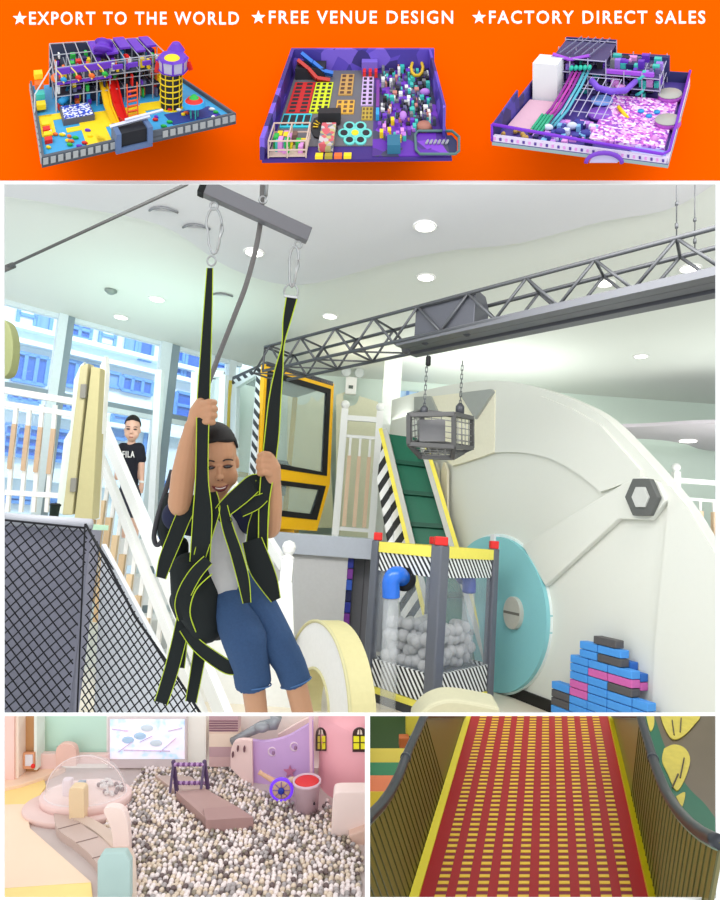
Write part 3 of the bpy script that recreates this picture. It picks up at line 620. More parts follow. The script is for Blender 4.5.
# chains and bucket
def chain(name, p, q, label, r=.007):
    n = max(6, int((q-p).length/.035)); m = MB()
    for i in range(n):
        a = p+(q-p)*(i/n); b = p+(q-p)*((i+1.25)/n); s = V((1, 0, 0)) if i % 2 else V((0, 1, 0)); w = .008
        m.tube([a+s*w, a, a-s*w, b-s*w, b, b+s*w], r*.4, 5, closed=True)
    return tag(m.build(name, GM, None, True), label, 'chain')
db = (cb-CAM).dot(FW)
c1 = P(424, 412, db-.02); c2 = P(460, 409, db+.12)
chain('hoist_chain', V((c1.x, c1.y, ZB-.12)), c1, 'left steel chain hanging from the truss to the cage bucket')
chain('hoist_chain', V((c2.x, c2.y, ZB-.12)), c2, 'right steel chain hanging from the truss to the cage bucket')
tag(MB().lathe(P(428, 366, db-.02), Z, [(.012, 0), (.02, .01), (.02, .07), (.012, .08)], 12).build('hook_block', BLACK, None, True), 'black hook block on the left chain above the cage', 'hook')
t = thing('cage_bucket', 'grey steel cage bucket with tapered bottom hanging on chains', 'bucket')
Pd = lambda x, y, k=0: P(x, y, db-.1+k)
fr = [Pd(409, 415), Pd(454, 414), Pd(454, 447), Pd(409, 444)]
bk = [Pd(421, 411, .5), Pd(472, 418, .42), Pd(472, 448, .42), Pd(424, 440, .5)]
lo = [Pd(421, 457, .08), Pd(452, 458, .08), Pd(463, 452, .4), Pd(430, 450, .45)]
sdR = [Pd(462, 415, .1)]
m = MB(); w = .032
for k in range(4):
    m.bar(fr[k], fr[(k+1) % 4], w); m.bar(bk[k], bk[(k+1) % 4], w); m.bar(fr[k], bk[k], w); m.bar(lo[k], lo[(k+1) % 4], w)
m.bar(fr[3], lo[0], w); m.bar(fr[2], lo[1], w); m.bar(bk[2], lo[2], w); m.bar(bk[3], lo[3], w)
m.build('frame', M((84, 84, 84), .45, .3), t)
m = MB()
for q0, q1, q2, q3 in ((fr[1], bk[1], bk[2], fr[2]), (fr[0], bk[0], bk[3], fr[3]), (bk[0], bk[1], bk[2], bk[3]), (lo[0], lo[1], lo[2], lo[3]), (fr[3], fr[2], lo[1], lo[0])):
    for k in range(1, 5):
        u = k/5; m.tube([q0.lerp(q1, u), q3.lerp(q2, u)], .004, 5); m.tube([q0.lerp(q3, u), q1.lerp(q2, u)], .004, 5)
m.build('wire_mesh', M((150, 150, 148), .4, .5), t, True)
m = MB(); cc = (fr[0]+fr[1]+fr[2]+fr[3])/4+FW*.2; m.box(cc+RT*.02, (.20, .16, .17), (RT, FW, UP)); m.build('inner_bin', M((120, 120, 122)), t)
m = MB(); m.lathe(c1, Z, [(.03, -.03), (.03, .03), (.012, .05)], 12); m.lathe(c2, Z, [(.035, -.05), (.035, .02), (.012, .05)], 12); m.build('lifting_lug', DARKM, t, True)

# ---- curved white wall (right)
def sz(x, y, off=0): p = hp(x, y, a0+nw*off, nw); return ((p-a0).dot(tw), p.z)
def wz(s, z, off=0): q = a0+tw*s+nw*off; return V((q.x, q.y, z))
SHIP = M((218, 220, 212), .5, var=.01)
top = smoothline([(392, 400), (430, 389), (470, 382), (505, 381), (540, 388), (575, 401), (605, 418), (640, 453), (680, 500), (705, 540), (730, 590)], 4)
tp = [sz(x, y) for x, y in top]; poly = [wz(s, z) for s, z in tp]+[wz(tp[-1][0], 0), wz(tp[0][0], 0)]
shipw = MB().prism(poly, -nw*.14).build('wall_curved', SHIP); struct(shipw)
# raised shapes belonging to that wall
o = plate('raised_ring', smoothline([(470, 455), (510, 452), (545, 457), (575, 472), (600, 492)], 5)+[(640, 478)]+[(640, 470), (600, 425), (570, 408), (540, 396), (500, 389), (470, 392)], a0, nw, .035, SHIP, shipw, off=.035)
o = plate('raised_arm', [(524, 542), (625, 482), (640, 476), (656, 480), (668, 498), (664, 530), (655, 640), (652, 740), (738, 760), (738, 620)] [:0] or [(522, 545), (622, 484), (640, 476), (658, 482), (666, 500), (650, 520), (618, 519), (545, 586)], a0, nw, .06, SHIP, shipw, off=.06, bevel=.01)
o = plate('raised_fin', [(642, 478), (660, 484), (668, 502), (664, 560), (655, 640), (652, 730), (600, 730), (612, 540)][:0] or [(655, 482), (668, 500), (664, 550), (655, 640), (651, 720), (740, 740), (740, 600), (712, 548), (688, 508), (670, 486)], a0, nw, .03, SHIP, shipw, off=.03)
struct(MB().prism([wz(tp[-1][0], 0, .02), wz(-2.0, 0, .02), wz(-2.0, .10, .02), wz(tp[-1][0], .10, .02)], -nw*.02).build('baseboard_right', M((26, 24, 22), .5)))
hexa = lambda cx, cy, rx, ry: [(cx+rx*c, cy+ry*s) for c, s in ((-1, 0), (-.52, -1), (.52, -1), (1, 0), (.52, 1), (-.52, 1))]
t = thing('hexagon_nut', 'dark grey hexagonal nut decoration on the curved white wall', 'wall decoration')
plate('nut_body', hexa(641, 497, 16.5, 18.5), a0, nw, .05, M((92, 94, 92), .5), t, off=.115, bevel=.006)
plate('nut_core', hexa(640, 497, 8.5, 10), a0, nw, .02, M((196, 198, 194), .5), t, off=.13, label='light grey hexagonal centre')
t = thing('porthole_disc', 'large turquoise half disc on the curved white wall beside the ball box', 'wall decoration')
cs, cz = sz(497, 612); R_ = (sz(497, 535)[1]-sz(497, 689)[1])/2
for nm, a1, a2 in (('half_disc', -90, 90), ('half_disc', 90, 270)):
    sh = .03 if a1 == -90 else -.03
    pts = [wz(cs+sh+R_*math.cos(math.radians(a1+(a2-a1)*i/32)), cz+R_*math.sin(math.radians(a1+(a2-a1)*i/32)), .075) for i in range(33)]
    MB().prism(pts, -nw*.075).build(nm, M((136, 200, 206), .5, var=.02), t)
m = MB(); pts = [wz(cs+(R_+.03)*math.cos(math.radians(a)), cz+(R_+.03)*math.sin(math.radians(a)), .03) for a in range(0, 360, 4)]; m.prism(pts, -nw*.03); m.build('disc_rim', M((226, 236, 234)), t)
MB().prism([wz(cs-.03, cz-R_, .1), wz(cs+.03, cz-R_, .1), wz(cs+.03, cz+R_+.02, .1), wz(cs-.03, cz+R_+.02, .1)], -nw*.1).build('centre_strip', M((224, 224, 226)), t)
q1 = sz(513, 613, .1); pts = [wz(q1[0]+.12*math.cos(math.radians(a)), q1[1]+.15*math.sin(math.radians(a)), .12) for a in range(0, 360, 10)]
sc = MB().prism(pts, -nw*.05).build('screw_head', M((196, 194, 184), .4, .2), t, bevel=.006)
MB().prism([wz(q1[0]-.11, q1[1]-.012, .123), wz(q1[0]+.11, q1[1]-.012, .123), wz(q1[0]+.11, q1[1]+.012, .123), wz(q1[0]-.11, q1[1]+.012, .123)], -nw*.004).build('slot', M((110, 108, 100)), sc)
t = thing('fox_face_panel', 'cream kite-shaped wall panel with two grey triangles behind the hanging cage', 'wall decoration')
plate('panel', [(413, 398), (435, 396), (460, 393), (495, 390), (494, 452), (478, 458), (452, 466), (430, 440)], a0, nw, .04, M((232, 228, 206)), t, off=.045)
plate('ear', [(414, 397), (430, 396), (438, 414), (414, 418)], a0, nw, .03, M((158, 162, 158)), t, off=.075)
plate('ear', [(459, 393), (491, 389), (493, 392), (475, 419)], a0, nw, .03, M((158, 162, 158)), t, off=.075)
for xx in (432, 441): plate('pointed_slat', [(xx, 470), (xx+3, 462), (xx+6, 470), (xx+6, 560), (xx, 560)], a0, nw, .03, M((214, 208, 186)), t, off=.08)

# ---- foam blocks against the wall
BO = .18
sB = lambda x, y: sz(x, y, BO)[0]; zB = lambda x, y: sz(x, y, BO)[1]
cols = [sB(551, 690), sB(569, 690), sB(587.5, 675), sB(607, 677), sB(632, 680), sB(648, 700)]
BH = (zB(571, 657)-zB(571, 698))/5.0
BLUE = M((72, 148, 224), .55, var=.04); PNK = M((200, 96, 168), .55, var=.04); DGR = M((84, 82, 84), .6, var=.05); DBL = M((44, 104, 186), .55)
FB = {}
def block(c0_, c1_, ztop, mat, label, depth=.09, off=0.0):
    w = c1_-c0_-.006; h = BH-.005
    k = (round(w, 3), id(mat), depth)
    cpos = wz((c0_+c1_)/2, ztop-BH/2, BO-depth/2+off)
    if k not in FB:
        m = MB(); m.box((0, 0, 0), (w, depth, h), (tw, nw, Z)); FB[k] = m.build('foam_block', mat, None, bevel=.006); o = FB[k]
    else:
        o = FB[k].copy(); COL.objects.link(o)
    o.location = cpos; tag(o, label, 'foam block', 'foam blocks stacked by the white wall'); return o
ordn = ['top', 'second', 'third', 'fourth', 'fifth', 'sixth', 'seventh', 'eighth', 'ninth', 'tenth', 'eleventh', 'twelfth', 'thirteenth', 'fourteenth', 'fifteenth', 'sixteenth']
cn = {id(BLUE): 'blue', id(PNK): 'pink', id(DGR): 'dark grey', id(DBL): 'blue'}
def column(c, ztop, mats, where, n=None):
    z = ztop; k = 0
    while z > BH*.9:
        mt = mats[k] if k < len(mats) else BLUE
        block(cols[c], cols[c+1], z, mt, '%s foam block, %s of the %s in the stacked pyramid' % (cn[id(mt)], ordn[k], where)); z -= BH; k += 1
zt = zB(571, 656); z0 = math.floor(zt/BH)*BH
zD = round(zt/BH)*BH
column(1, zD, [BLUE, BLUE, BLUE, PNK, PNK, BLUE], 'left inner column')
column(2, zD, [BLUE, PNK, BLUE, BLUE, BLUE], 'middle column')
column(3, zD, [BLUE, PNK, DGR, BLUE, BLUE], 'right inner column')
column(0, zD-4*BH, [BLUE, DGR, DGR], 'outer left column'); column(4, zD-3*BH, [BLUE, BLUE, BLUE], 'outer right column')
sA, sBm, sC = sB(579, 655), sB(597, 656), sB(621, 660)
block(sA, sBm, zD+2*BH, BLUE, 'blue foam block, upper left of the pair just below the dark top block'); block(sBm, sC, zD+2*BH, BLUE, 'blue foam block, upper right of the pair just below the dark top block')
block(sA, sBm, zD+BH, BLUE, 'blue foam block left of the dark grey one in the second layer from the top'); block(sBm, sC, zD+BH, DGR, 'dark grey foam block in the layer under the two topmost blue blocks')
block(sB(593, 640), sB(616, 640), zD+3*BH, DGR, 'single dark grey foam block on the very top of the pyramid')
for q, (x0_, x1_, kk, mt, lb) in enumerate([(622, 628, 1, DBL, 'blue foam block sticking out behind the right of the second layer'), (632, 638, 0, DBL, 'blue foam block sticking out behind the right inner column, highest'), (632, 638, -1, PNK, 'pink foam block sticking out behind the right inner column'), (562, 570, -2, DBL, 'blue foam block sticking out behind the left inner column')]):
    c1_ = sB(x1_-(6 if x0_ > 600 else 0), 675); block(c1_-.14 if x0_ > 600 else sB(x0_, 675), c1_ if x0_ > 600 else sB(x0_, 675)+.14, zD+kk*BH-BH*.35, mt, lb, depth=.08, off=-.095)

# ---- ball box
F1 = hz(431, 722, 0); F0 = hz(367, 699, 0); F2 = hz(487, 705, 0)
def top_z(fp, x, y):
    v = ray(x, y); k = ((fp-CAM).x*v.x+(fp-CAM).y*v.y)/(v.x*v.x+v.y*v.y); return CAM.z+v.z*k
HT = top_z(F1, 436, 545)
F3 = F0+F2-F1
t = thing('ball_box', 'tall glass-sided ball box with grey posts, red caps and black and white striped bands', 'ball box')
PG = M((104, 108, 118), .4, .2)
for q, w in ((F0, .08), (F1, .11), (F2, .08), (F3, .07)):
    m = MB(); m.box(q+Z*HT/2, (w, w, HT), ((F1-F0).normalized(), Z.cross((F1-F0).normalized()), Z)); po = m.build('post', PG, t, bevel=.012)
    MB().box(q+Z*(HT+.035), (w*.95, w*.95, .07)).build('post_cap', M((214, 36, 32), .5), po, bevel=.008)
SB = stripes((20, 22, 26), (236, 238, 238), tuple((F1-F0).normalized()*1.0+Z*.8), 19, name='hazard_stripes')
SB2 = stripes((20, 22, 26), (236, 238, 238), tuple((F2-F1).normalized()*1.0+Z*.8), 19, name='hazard_stripes')
YP = M((238, 226, 96), .5)
pane = glass((215, 225, 235), .08, .04, 'acrylic_pane')
zz = lambda k: HT*k
for (q0, q1, sm) in ((F0, F1, SB), (F1, F2, SB2), (F3, F2, SB), (F0, F3, SB2)):
    d = (q1-q0).normalized(); a = q0+d*.05; b = q1-d*.05
    MB().bar(a+Z*(HT-.055), b+Z*(HT-.055), .06, .09).build('top_rail', YP, t)
    MB().bar(a+Z*(HT-.18), b+Z*(HT-.18), .03, .16).build('striped_band', sm, t)
    MB().bar(a+Z*(.24), b+Z*(.24), .03, .22).build('striped_band', sm, t)
    MB().bar(a+Z*(.10), b+Z*(.10), .05, .05).build('bottom_rail', YP, t)
    MB().bar(a+Z*(HT/2+.02), b+Z*(HT/2+.02), .008, HT-.5).build('pane', pane, t)
    MB().bar(a+Z*.04, b+Z*.04, .02, .08).build('skirt_panel', DARKM, t)
m = MB(); m.prism([F0+Z*.30, F1+Z*.30, F2+Z*.30, F3+Z*.30], Z*.02); m.build('floor_tray', PG, t)
# pipes
EB = M((36, 110, 220), .25, spec=.6)
cl = glass((235, 240, 245), .25, .1, 'clear_tube')
t = thing('feed_pipe', 'clear tube with a bright blue elbow on the left front of the ball box', 'pipe')
dP = (F0.lerp(F1, .35)-CAM).dot(FW)-.10
pe = [P(402, 578, dP+.12), P(399, 575, dP+.02), P(394, 576, dP-.03), P(391, 582, dP-.04), P(391, 592, dP-.04), P(391, 597, dP-.04)]
MB().tube([tuple(q) for q in smoothline(pe, 5)], .072, 18).build('elbow', EB, t, True)
MB().lathe(P(404, 579, dP+.1), (pe[0]-pe[1]), [(.10, 0), (.10, .02)], 20).build('collar', M((16, 18, 26)), t, True)
MB().tube([P(391, 597, dP-.04), P(387, 725, dP-.04)], .064, 18).build('tube', cl, t, True)
t = thing('feed_pipe', 'clear tube with a blue elbow inside the right part of the ball box', 'pipe')
dP2 = (F1.lerp(F2, .6)-CAM).dot(FW)+.25
MB().tube([tuple(q) for q in smoothline([P(462, 578, dP2+.15), P(466, 575, dP2+.02), P(469, 580, dP2), P(469, 592, dP2)], 5)], .06, 16).build('elbow', M((50, 70, 160), .3), t, True)
MB().tube([P(469, 592, dP2), P(466, 662, dP2)], .055, 16).build('tube', cl, t, True)
# grey balls
BG = M((178, 178, 180), .4, var=.06)
pm = MB().ell((0, 0, 0), .054, n=20, m=12).build('play_ball', BG, None, True); pm.data.shade_smooth()
e1_ = (F1-F0); e2_ = (F3-F0); rb = random.Random(4); first = True; placed = []
for layer in range(4):
    nx, ny = 6, 7
    for i in range(nx):
        for j in range(ny):
            
            u = (i+.5+(layer % 2)*.3)/(nx+.6); v = (j+.5+(layer % 2)*.3)/(ny+.6)
            if layer == 3 and rb.random() < .5: continue
            q = F0+e1_*(.09+.82*u)+e2_*(.07+.86*v)+Z*(.385+layer*.09)+V((rb.uniform(-.02, .02), rb.uniform(-.02, .02), rb.uniform(-.02, .02)))
            o = pm if first else pm.copy()
            if not first: COL.objects.link(o)
            first = False; o.location = q
            tag(o, 'plain grey plastic ball piled inside the striped glass ball box', 'ball', 'grey balls in the ball box')

# ---- green conveyor climbing to the platform
t = thing('conveyor_ramp', 'steep green conveyor ramp with yellow rails and black and white hazard stripes', 'ramp')
dT, dB_ = 7.6, 6.3
TL, TRr = P(389, 434, dT), P(417, 438, dT-.1); BL_, BRr = P(447, 672, dB_), P(486, 672, dB_-.1)
nb_ = (TRr-TL).cross(BL_-TL).normalized(); 
if nb_.dot(CAM-TL) < 0: nb_ = -nb_
m = MB(); m.prism([TL, TRr, BRr, BL_], -nb_*.06); m.build('belt', M((22, 104, 78), .45), t)
for k in range(1, 7):
    u = k/7; MB().bar(TL.lerp(BL_, u)+nb_*.025, TRr.lerp(BRr, u)+nb_*.025, .05, .05, up=nb_).build('cleat', M((14, 80, 60), .45), t)
for a, b in ((TL, BL_), (TRr, BRr)):
    sx = (TRr-TL).normalized()*(-.04 if a is TL else .04)
    MB().bar(a+sx+nb_*.05, b+sx+nb_*.05, .07, .14, up=nb_).build('side_rail', M((196, 196, 190)), t)
    MB().bar(a+sx*2.2+nb_*.10, b+sx*2.2+nb_*.10, .045, .06, up=nb_).build('yellow_trim', M((244, 228, 90), .5), t)
sdir = (BL_-TL).normalized()
sa, sb_ = P(383, 432, dT), P(444, 675, dB_); dd = P(370, 500, dT)-P(383, 500, dT)
HS = stripes((18, 18, 20), (238, 238, 238), tuple(sdir*.75+RT*.9), 5.6, name='hazard_stripes')
MB().prism([sa, sb_, P(408, 662, dB_+.05), P(399, 600, dB_+.4), P(386, 535, dB_+.75), P(377, 480, dT-.2)], FW*.03).build('striped_side_board', HS, t)

# ---- raised platform in the middle
PY = 7.45; zP = hp(320, 535, V((0, PY, 0)), V((0, -1, 0))).z
xl = hp(236, 540, V((0, PY, 0)), V((0, -1, 0))).x; xr = hp(378, 540, V((0, PY, 0)), V((0, -1, 0))).x
m = MB(); m.prism([V((xl, PY, zP-.2)), V((xr, PY, zP-.2)), V((xr, 10.2, zP-.2)), V((xl-.5, 10.2, zP-.2))], Z*.2); struct(m.build('platform_floor', M((206, 218, 216), .5)))
m = MB(); m.box(((xl+xr)/2, PY-.02, zP-.12), (xr-xl, .05, .24)); struct(m.build('trim_1', M((186, 192, 204))))
m = MB(); xd = hp(345, 600, V((0, PY, 0)), V((0, -1, 0))).x; m.box(((xl+xd)/2, PY+.1, (zP-.2)/2), (xd-xl, .1, zP-.2)); struct(m.build('wall_platform', M((204, 204, 206), .6)))
m = MB(); m.box(((xd+xr)/2+.1, PY+.45, (zP-.2)/2), (xr-xd+.2, .06, zP-.2)); d_ = struct(m.build('door_1', M((132, 132, 140), .5)))
m = MB()
for k in range(4): m.box((xd+.08+k*.13, PY+.41, (zP-.2)/2), (.012, .02, zP-.25))
m.build('door_groove', M((100, 100, 108)), d_)
for i in range(9):
    mt = [M((40, 50, 150)), M((120, 50, 150)), M((50, 90, 190)), M((30, 34, 80))][i % 4]; nm = ['dark blue', 'purple', 'blue', 'navy'][i % 4]
    z = zP-.3-i*.13
    o = MB().box((xd+.035, PY+.12, z), (.07, .12, .12)).build('foam_cube', mt, None, bevel=.006)
    tag(o, '%s foam cube, %s from the top in the slot beside the grey door' % (nm, ['first', 'second', 'third', 'fourth', 'fifth', 'sixth', 'seventh', 'eighth', 'ninth'][i]), 'foam cube', 'foam cubes in the slot')
# white pillar, railing and cut-outs on the platform
m = MB(); p = hp(388, 440, V((0, 9.0, 0)), V((0, -1, 0))); m.box((p.x, 9.0, 2), (.26, .26, 4)); struct(m.build('pillar', M((232, 236, 232))))
RY = 8.3; rpl = lambda x, y: hp(x, y, V((0, RY, 0)), V((0, -1, 0)))
def railing(x0, x1, ztop, zbot, y, n, label, sl0=.45, sl1=.9, slat=(226, 196, 166), lean=None):
    t = thing('railing', label, 'railing')
    MB().bar(V((x0, y, ztop)), V((x1, y, ztop)), .05, .07).build('handrail', WHITE, t); MB().bar(V((x0, y, ztop-.25)), V((x1, y, ztop-.25)), .04, .04).build('mid_rail', WHITE, t)
    MB().bar(V((x0, y, zbot+.1)), V((x1, y, zbot+.1)), .04, .05).build('bottom_rail', WHITE, t)
    for s in (x0, x1): 
        m = MB(); m.bar(V((s, y, zbot)), V((s, y, ztop+.12)), .09); m.ell(V((s, y, ztop+.18)), .06); m.build('post', WHITE, t, False)
    for i in range(n):
        x = x0+(x1-x0)*(i+.8)/(n+.6); h = ztop-.25-zbot
        ba = MB().bar(V((x, y, zbot+.1)), V((x, y, ztop-.25)), .03).build('baluster', WHITE, t)
        MB().bar(V((x, y-.01, zbot+h*(1-sl1))), V((x, y-.01, zbot+h*(1-sl0+.25))), .075, .05).build('wood_slat', M(slat), ba)
    return t
xa, xb = rpl(338, 500).x, rpl(374, 500).x
railing(xa, xb, rpl(350, 418).z, zP, RY, 3, 'short white railing with three peach slats right of the yellow cab')
t = thing('cloud_tree_panel', 'cream cut-out panel with scalloped edges behind the short railing', 'wall decoration')
BWp = V((0, 9.9, 0)); nB = V((0, -1, 0))
plate('panel', [(336, 395), (345, 392)]+arc(351, 396, 8, 10, 180, 0, 8)+[(366, 398), (378, 402), (376, 540), (336, 540)], BWp, nB, .05, M((226, 224, 196)), t)
plate('window_patch', [(388, 405), (398, 408), (397, 440), (387, 437)], V((0, 9.9, 0)), nB, .03, emit((120, 180, 250), .8), t) if False else None
t = thing('scalloped_panel', 'cream cut-out panel with a scalloped top seen through the crane cab window', 'wall decoration')
plate('panel', [(288, 372), (292, 392)]+arc(302, 396, 9, 9, 180, 0, 8)[::1]+[(318, 402), (326, 392), (331, 470), (334, 528), (286, 528)], BWp, nB, .05, M((222, 220, 182)), t)
t = thing('emergency_light', 'white twin-head emergency light on the wall right of the yellow cab', 'emergency light')
ep = V((0, 9.75, 0)); c = hp(351, 386, ep, nB)
MB().box(c, (.18, .1, .28)).build('case', WHITE, t, bevel=.01)
for dx in (-.09, .12): MB().lathe(c+V((dx, -.06, .20)), V((0, -1, -.1)), [(.03, -.05), (.075, .02), (.08, .05), (.06, .055)], 18).build('lamp_head', M((190, 196, 196), .3), t, True)
MB().box(c+V((0, -.06, -.03)), (.07, .01, .05)).build('indicator', M((90, 100, 96)), t)
m = MB(); q = hp(406, 418, V((0, 10.2, 0)), nB); m.box((q.x, 10.2, q.z), (.55, .06, .9)); wn = struct(m.build('window_2', M((186, 216, 246), .3)))
m = MB(); [m.box((q.x+k*.18, 10.16, q.z), (.05, .03, .9)) for k in (-1, 0, 1)]; m.build('window_frame', M((120, 160, 220)), wn)
# far right railing
railing(hp(676, 500, V((0, 8.6, 0)), nB).x, 6.2, hp(700, 482, V((0, 8.6, 0)), nB).z, hp(700, 545, V((0, 8.6, 0)), nB).z, 8.6, 9, 'white railing with peach slats behind the right end of the curved wall', .5, .95)
m = MB(); zz_ = hp(700, 545, V((0, 8.6, 0)), nB).z; m.box((5.4, 9.3, zz_/2), (3.4, 1.7, zz_)); struct(m.build('platform_right', WHITE))

# ---- yellow crane cab
t = thing('crane_cab', 'yellow crane cab with black-edged windows and hazard-striped corner on the platform', 'crane cab')
CAM_Z = zP; Y0 = 7.55
A1 = hp(266, 366, V((0, Y0, 0)), nB); ztop = A1.z
A2 = hz(333, 386, ztop); A0 = hz(232, 381, ztop)
def cabp(x, y, a, b):
    """pixel on the vertical plane through a-b"""
    n = (b-a).cross(Z).normalized(); return hp(x, y, a, n)
fn = (A2-A1).cross(Z).normalized()
if fn.dot(CAM-A1) < 0: fn = -fn
CY = M((250, 190, 20), .4); GK = M((22, 22, 24), .6)
def cpl(name, px_, mat, off=0, th=.04, n=None, a=None, par=None, label=None): return plate(name, px_, a or A1, n or fn, th, mat, par or t, off=off, label=label)
def frame_px(outer, inner, name, mat, off, th, n=None, a=None):
    a_ = a or A1; n_ = n or fn; k = len(outer); m = MB()
    O = [hp(x, y, a_+n_*off, n_) for x, y in outer]; I = [hp(x, y, a_+n_*off, n_) for x, y in inner]
    vs = O+I+[p-n_*th for p in O]+[p-n_*th for p in I]; fs = []
    for i in range(k):
        j = (i+1) % k; fs += [(i, j, k+j, k+i), (2*k+i, 3*k+i, 3*k+j, 2*k+j), (i, 2*k+i, 2*k+j, j), (k+i, k+j, 3*k+j, 3*k+i)]
    return m.add(vs, fs).build(name, mat, t)
up_o = [(265, 364), (334, 384), (330, 484), (259, 473)]; up_i = [(268, 370), (331, 389), (327, 476), (262, 466)]
lo_o = [(259, 473), (330, 484), (317, 531), (255, 527)]; lo_i = [(262, 478), (326, 486), (317, 520), (258, 514)]
frame_px(up_o, up_i, 'door_frame', CY, .0, .08); frame_px(lo_o, lo_i, 'lower_frame', CY, .0, .08)
g1 = [(271, 376), (327, 393), (323, 472), (265, 461)]; g2 = [(265, 483), (320, 490), (312, 514), (262, 508)]
frame_px(up_i, g1, 'window_gasket', GK, .01, .05); frame_px(lo_i, g2, 'window_gasket', GK, .01, .05)
wg = glass((205, 225, 220), .22, .03, 'cab_glass')
cpl('window_pane', g1, wg, -.02, .01); cpl('window_pane', g2, wg, -.02, .01)
ln = (A1-A0).cross(Z).normalized()
if ln.dot(CAM-A1) < 0: ln = -ln
HS3 = stripes((24, 26, 34), (232, 236, 240), tuple(Z*1.0+(A1-A0).normalized()*.6), 7.5, name='hazard_stripes')
frame_px([(231, 381), (262, 366), (251, 528), (228, 520)], [(236, 387), (256, 375), (246, 510), (233, 508)], 'side_frame', M((226, 232, 236), .4), .005, .06, ln, A1)
plate('hazard_strip', [(256.5, 371), (262, 368), (251, 526), (246, 526)], A1, ln, .01, HS3, t, off=.012)
plate('hazard_strip', [(231, 381), (262, 366), (262, 370), (231, 385)], A1, ln, .01, HS3, t, off=.012)
plate('side_pane', [(236, 387), (256, 375), (246, 510), (233, 508)], A1, ln, .01, wg, t)
far = (A2-A1)+(A0-A1)
m = MB(); m.prism([A1+Z*.0, A2, A2+(A0-A1)*1.0, A0], Z*.06); m.build('roof', M((70, 72, 78)), t)
BB = A0+(A2-A1); zb_ = zP
m = MB(); [m.bar(V((q.x, q.y, zb_)), V((q.x, q.y, ztop)), .07) for q in (A0, BB, A0.lerp(BB, .5))]; m.bar(V((A0.x, A0.y, zb_+.75)), V((BB.x, BB.y, zb_+.75)), .07); m.build('rear_frame', M((206, 178, 70)), t)
m = MB(); fc = (A1+A2+A0+BB)/4; m.box((fc.x, fc.y, zb_+.05), (.75, .7, .1)); m.build('cab_floor', CY, t)
m = MB(); m.box((fc.x-.05, fc.y, zb_+.55), (.42, .4, .12)); m.box((fc.x-.05, fc.y+.2, zb_+.78), (.42, .1, .4)); m.bar(V((fc.x-.05, fc.y, zb_+.1)), V((fc.x-.05, fc.y, zb_+.5)), .1); m.build('seat', M((74, 76, 80)), t, bevel=.02)
m = MB(); m.bar(V((fc.x-.3, fc.y-.1, zb_+.7)), V((fc.x+.25, fc.y-.1, zb_+.82)), .18, .16); m.build('control_panel', M((70, 72, 74)), t, bevel=.02)
# hanging translucent door panels left of the cab
t = thing('glass_partition', 'white framed glass partition between the stair and the yellow cab', 'partition')
m = MB()
for (xa_, ya_, xb_, yb_) in ((196, 372, 190, 560), (224, 375, 217, 560), (196, 372, 224, 375), (160, 370, 150, 560)): m.bar(P(xa_, ya_, 8.3), P(xb_, yb_, 8.3), .09)
m.build('frame', M((238, 244, 248)), t)
MB().prism([P(198, 378, 8.3), P(222, 380, 8.3), P(215, 560, 8.3), P(192, 560, 8.3)], FW*.02).build('pane', glass((225, 240, 250), .35, .1, 'frosted_pane'), t)

# ---- stair with white rails
t = thing('stair_railing', 'white diagonal stair handrail with peach slats running down from the boy in black', 'stair railing')
h0, h1 = P(99, 416, 6.3), P(230, 730, 4.0)
MB().bar(h0, h1, .06, .12).build('handrail', WHITE, t); g0, g1_ = P(104, 438, 6.3), P(240, 745, 4.0)
off = V((0, 0, -.28)); MB().bar(h0+off, h1+off, .05, .09).build('lower_rail', WHITE, t)
SL = [M((222, 196, 158)), M((206, 178, 140))]
for i in range(15):
    u = (i+.3)/15; p = h0.lerp(h1, u)+off
    w_ = .034; ba = MB().bar(p, V((p.x, p.y, p.z-1.1)), w_).build('baluster', WHITE, t)
    MB().bar(V((p.x-.01, p.y-.02, p.z-.22)), V((p.x-.01, p.y-.02, p.z-1.15)), .085, .05).build('wood_slat', SL[i % 2], ba)
t = thing('stair_railing', 'white stair handrail with ball-topped post behind the seated boy', 'stair railing')
k0, k1 = P(205, 440, 7.0), P(284, 566, 5.3)
MB().bar(k0, k1, .06, .09).build('handrail', WHITE, t)
m = MB(); nf = V((P(288, 560, 5.3).x, P(288, 560, 5.3).y, 0)); zt_ = P(288, 560, 5.3).z
m.bar(nf, nf+Z*zt_, .10); m.lathe(nf+Z*zt_, Z, [(.05, 0), (.055, .02), (.03, .04), (.05, .07), (.06, .11), (.045, .15), (.01, .165)], 16); m.build('newel_post', WHITE, t)
for i in range(9):
    p = k0.lerp(k1, (i+.5)/9.5); MB().bar(p, V((p.x, p.y, p.z-1.0)), .035).build('baluster', WHITE, t)
st = MB()
for i in range(7):
    a = h0.lerp(h1, i/7)-Z*1.2; b = k0.lerp(k1, i/7)-Z*1.0
    lo_, hi = (a+b)/2, None
    st.prism([V((a.x, a.y, a.z)), V((b.x, b.y, a.z)), V((b.x, b.y, a.z-.25)), V((a.x, a.y, a.z-.25))], (h1-h0)*V((1, 1, 0)).length*0+V(((h1-h0).x/7, (h1-h0).y/7, 0)))
tag(st.build('staircase', M((226, 230, 230)), None), 'white staircase descending between the two white handrails', 'staircase')
plate('stair_side_panel', [(165, 588), (202, 575), (292, 583), (298, 740), (215, 740), (190, 660)], P(250, 650, 5.0), V((0, -1, 0)), .05, M((236, 238, 236)), bpy.data.objects['staircase'])

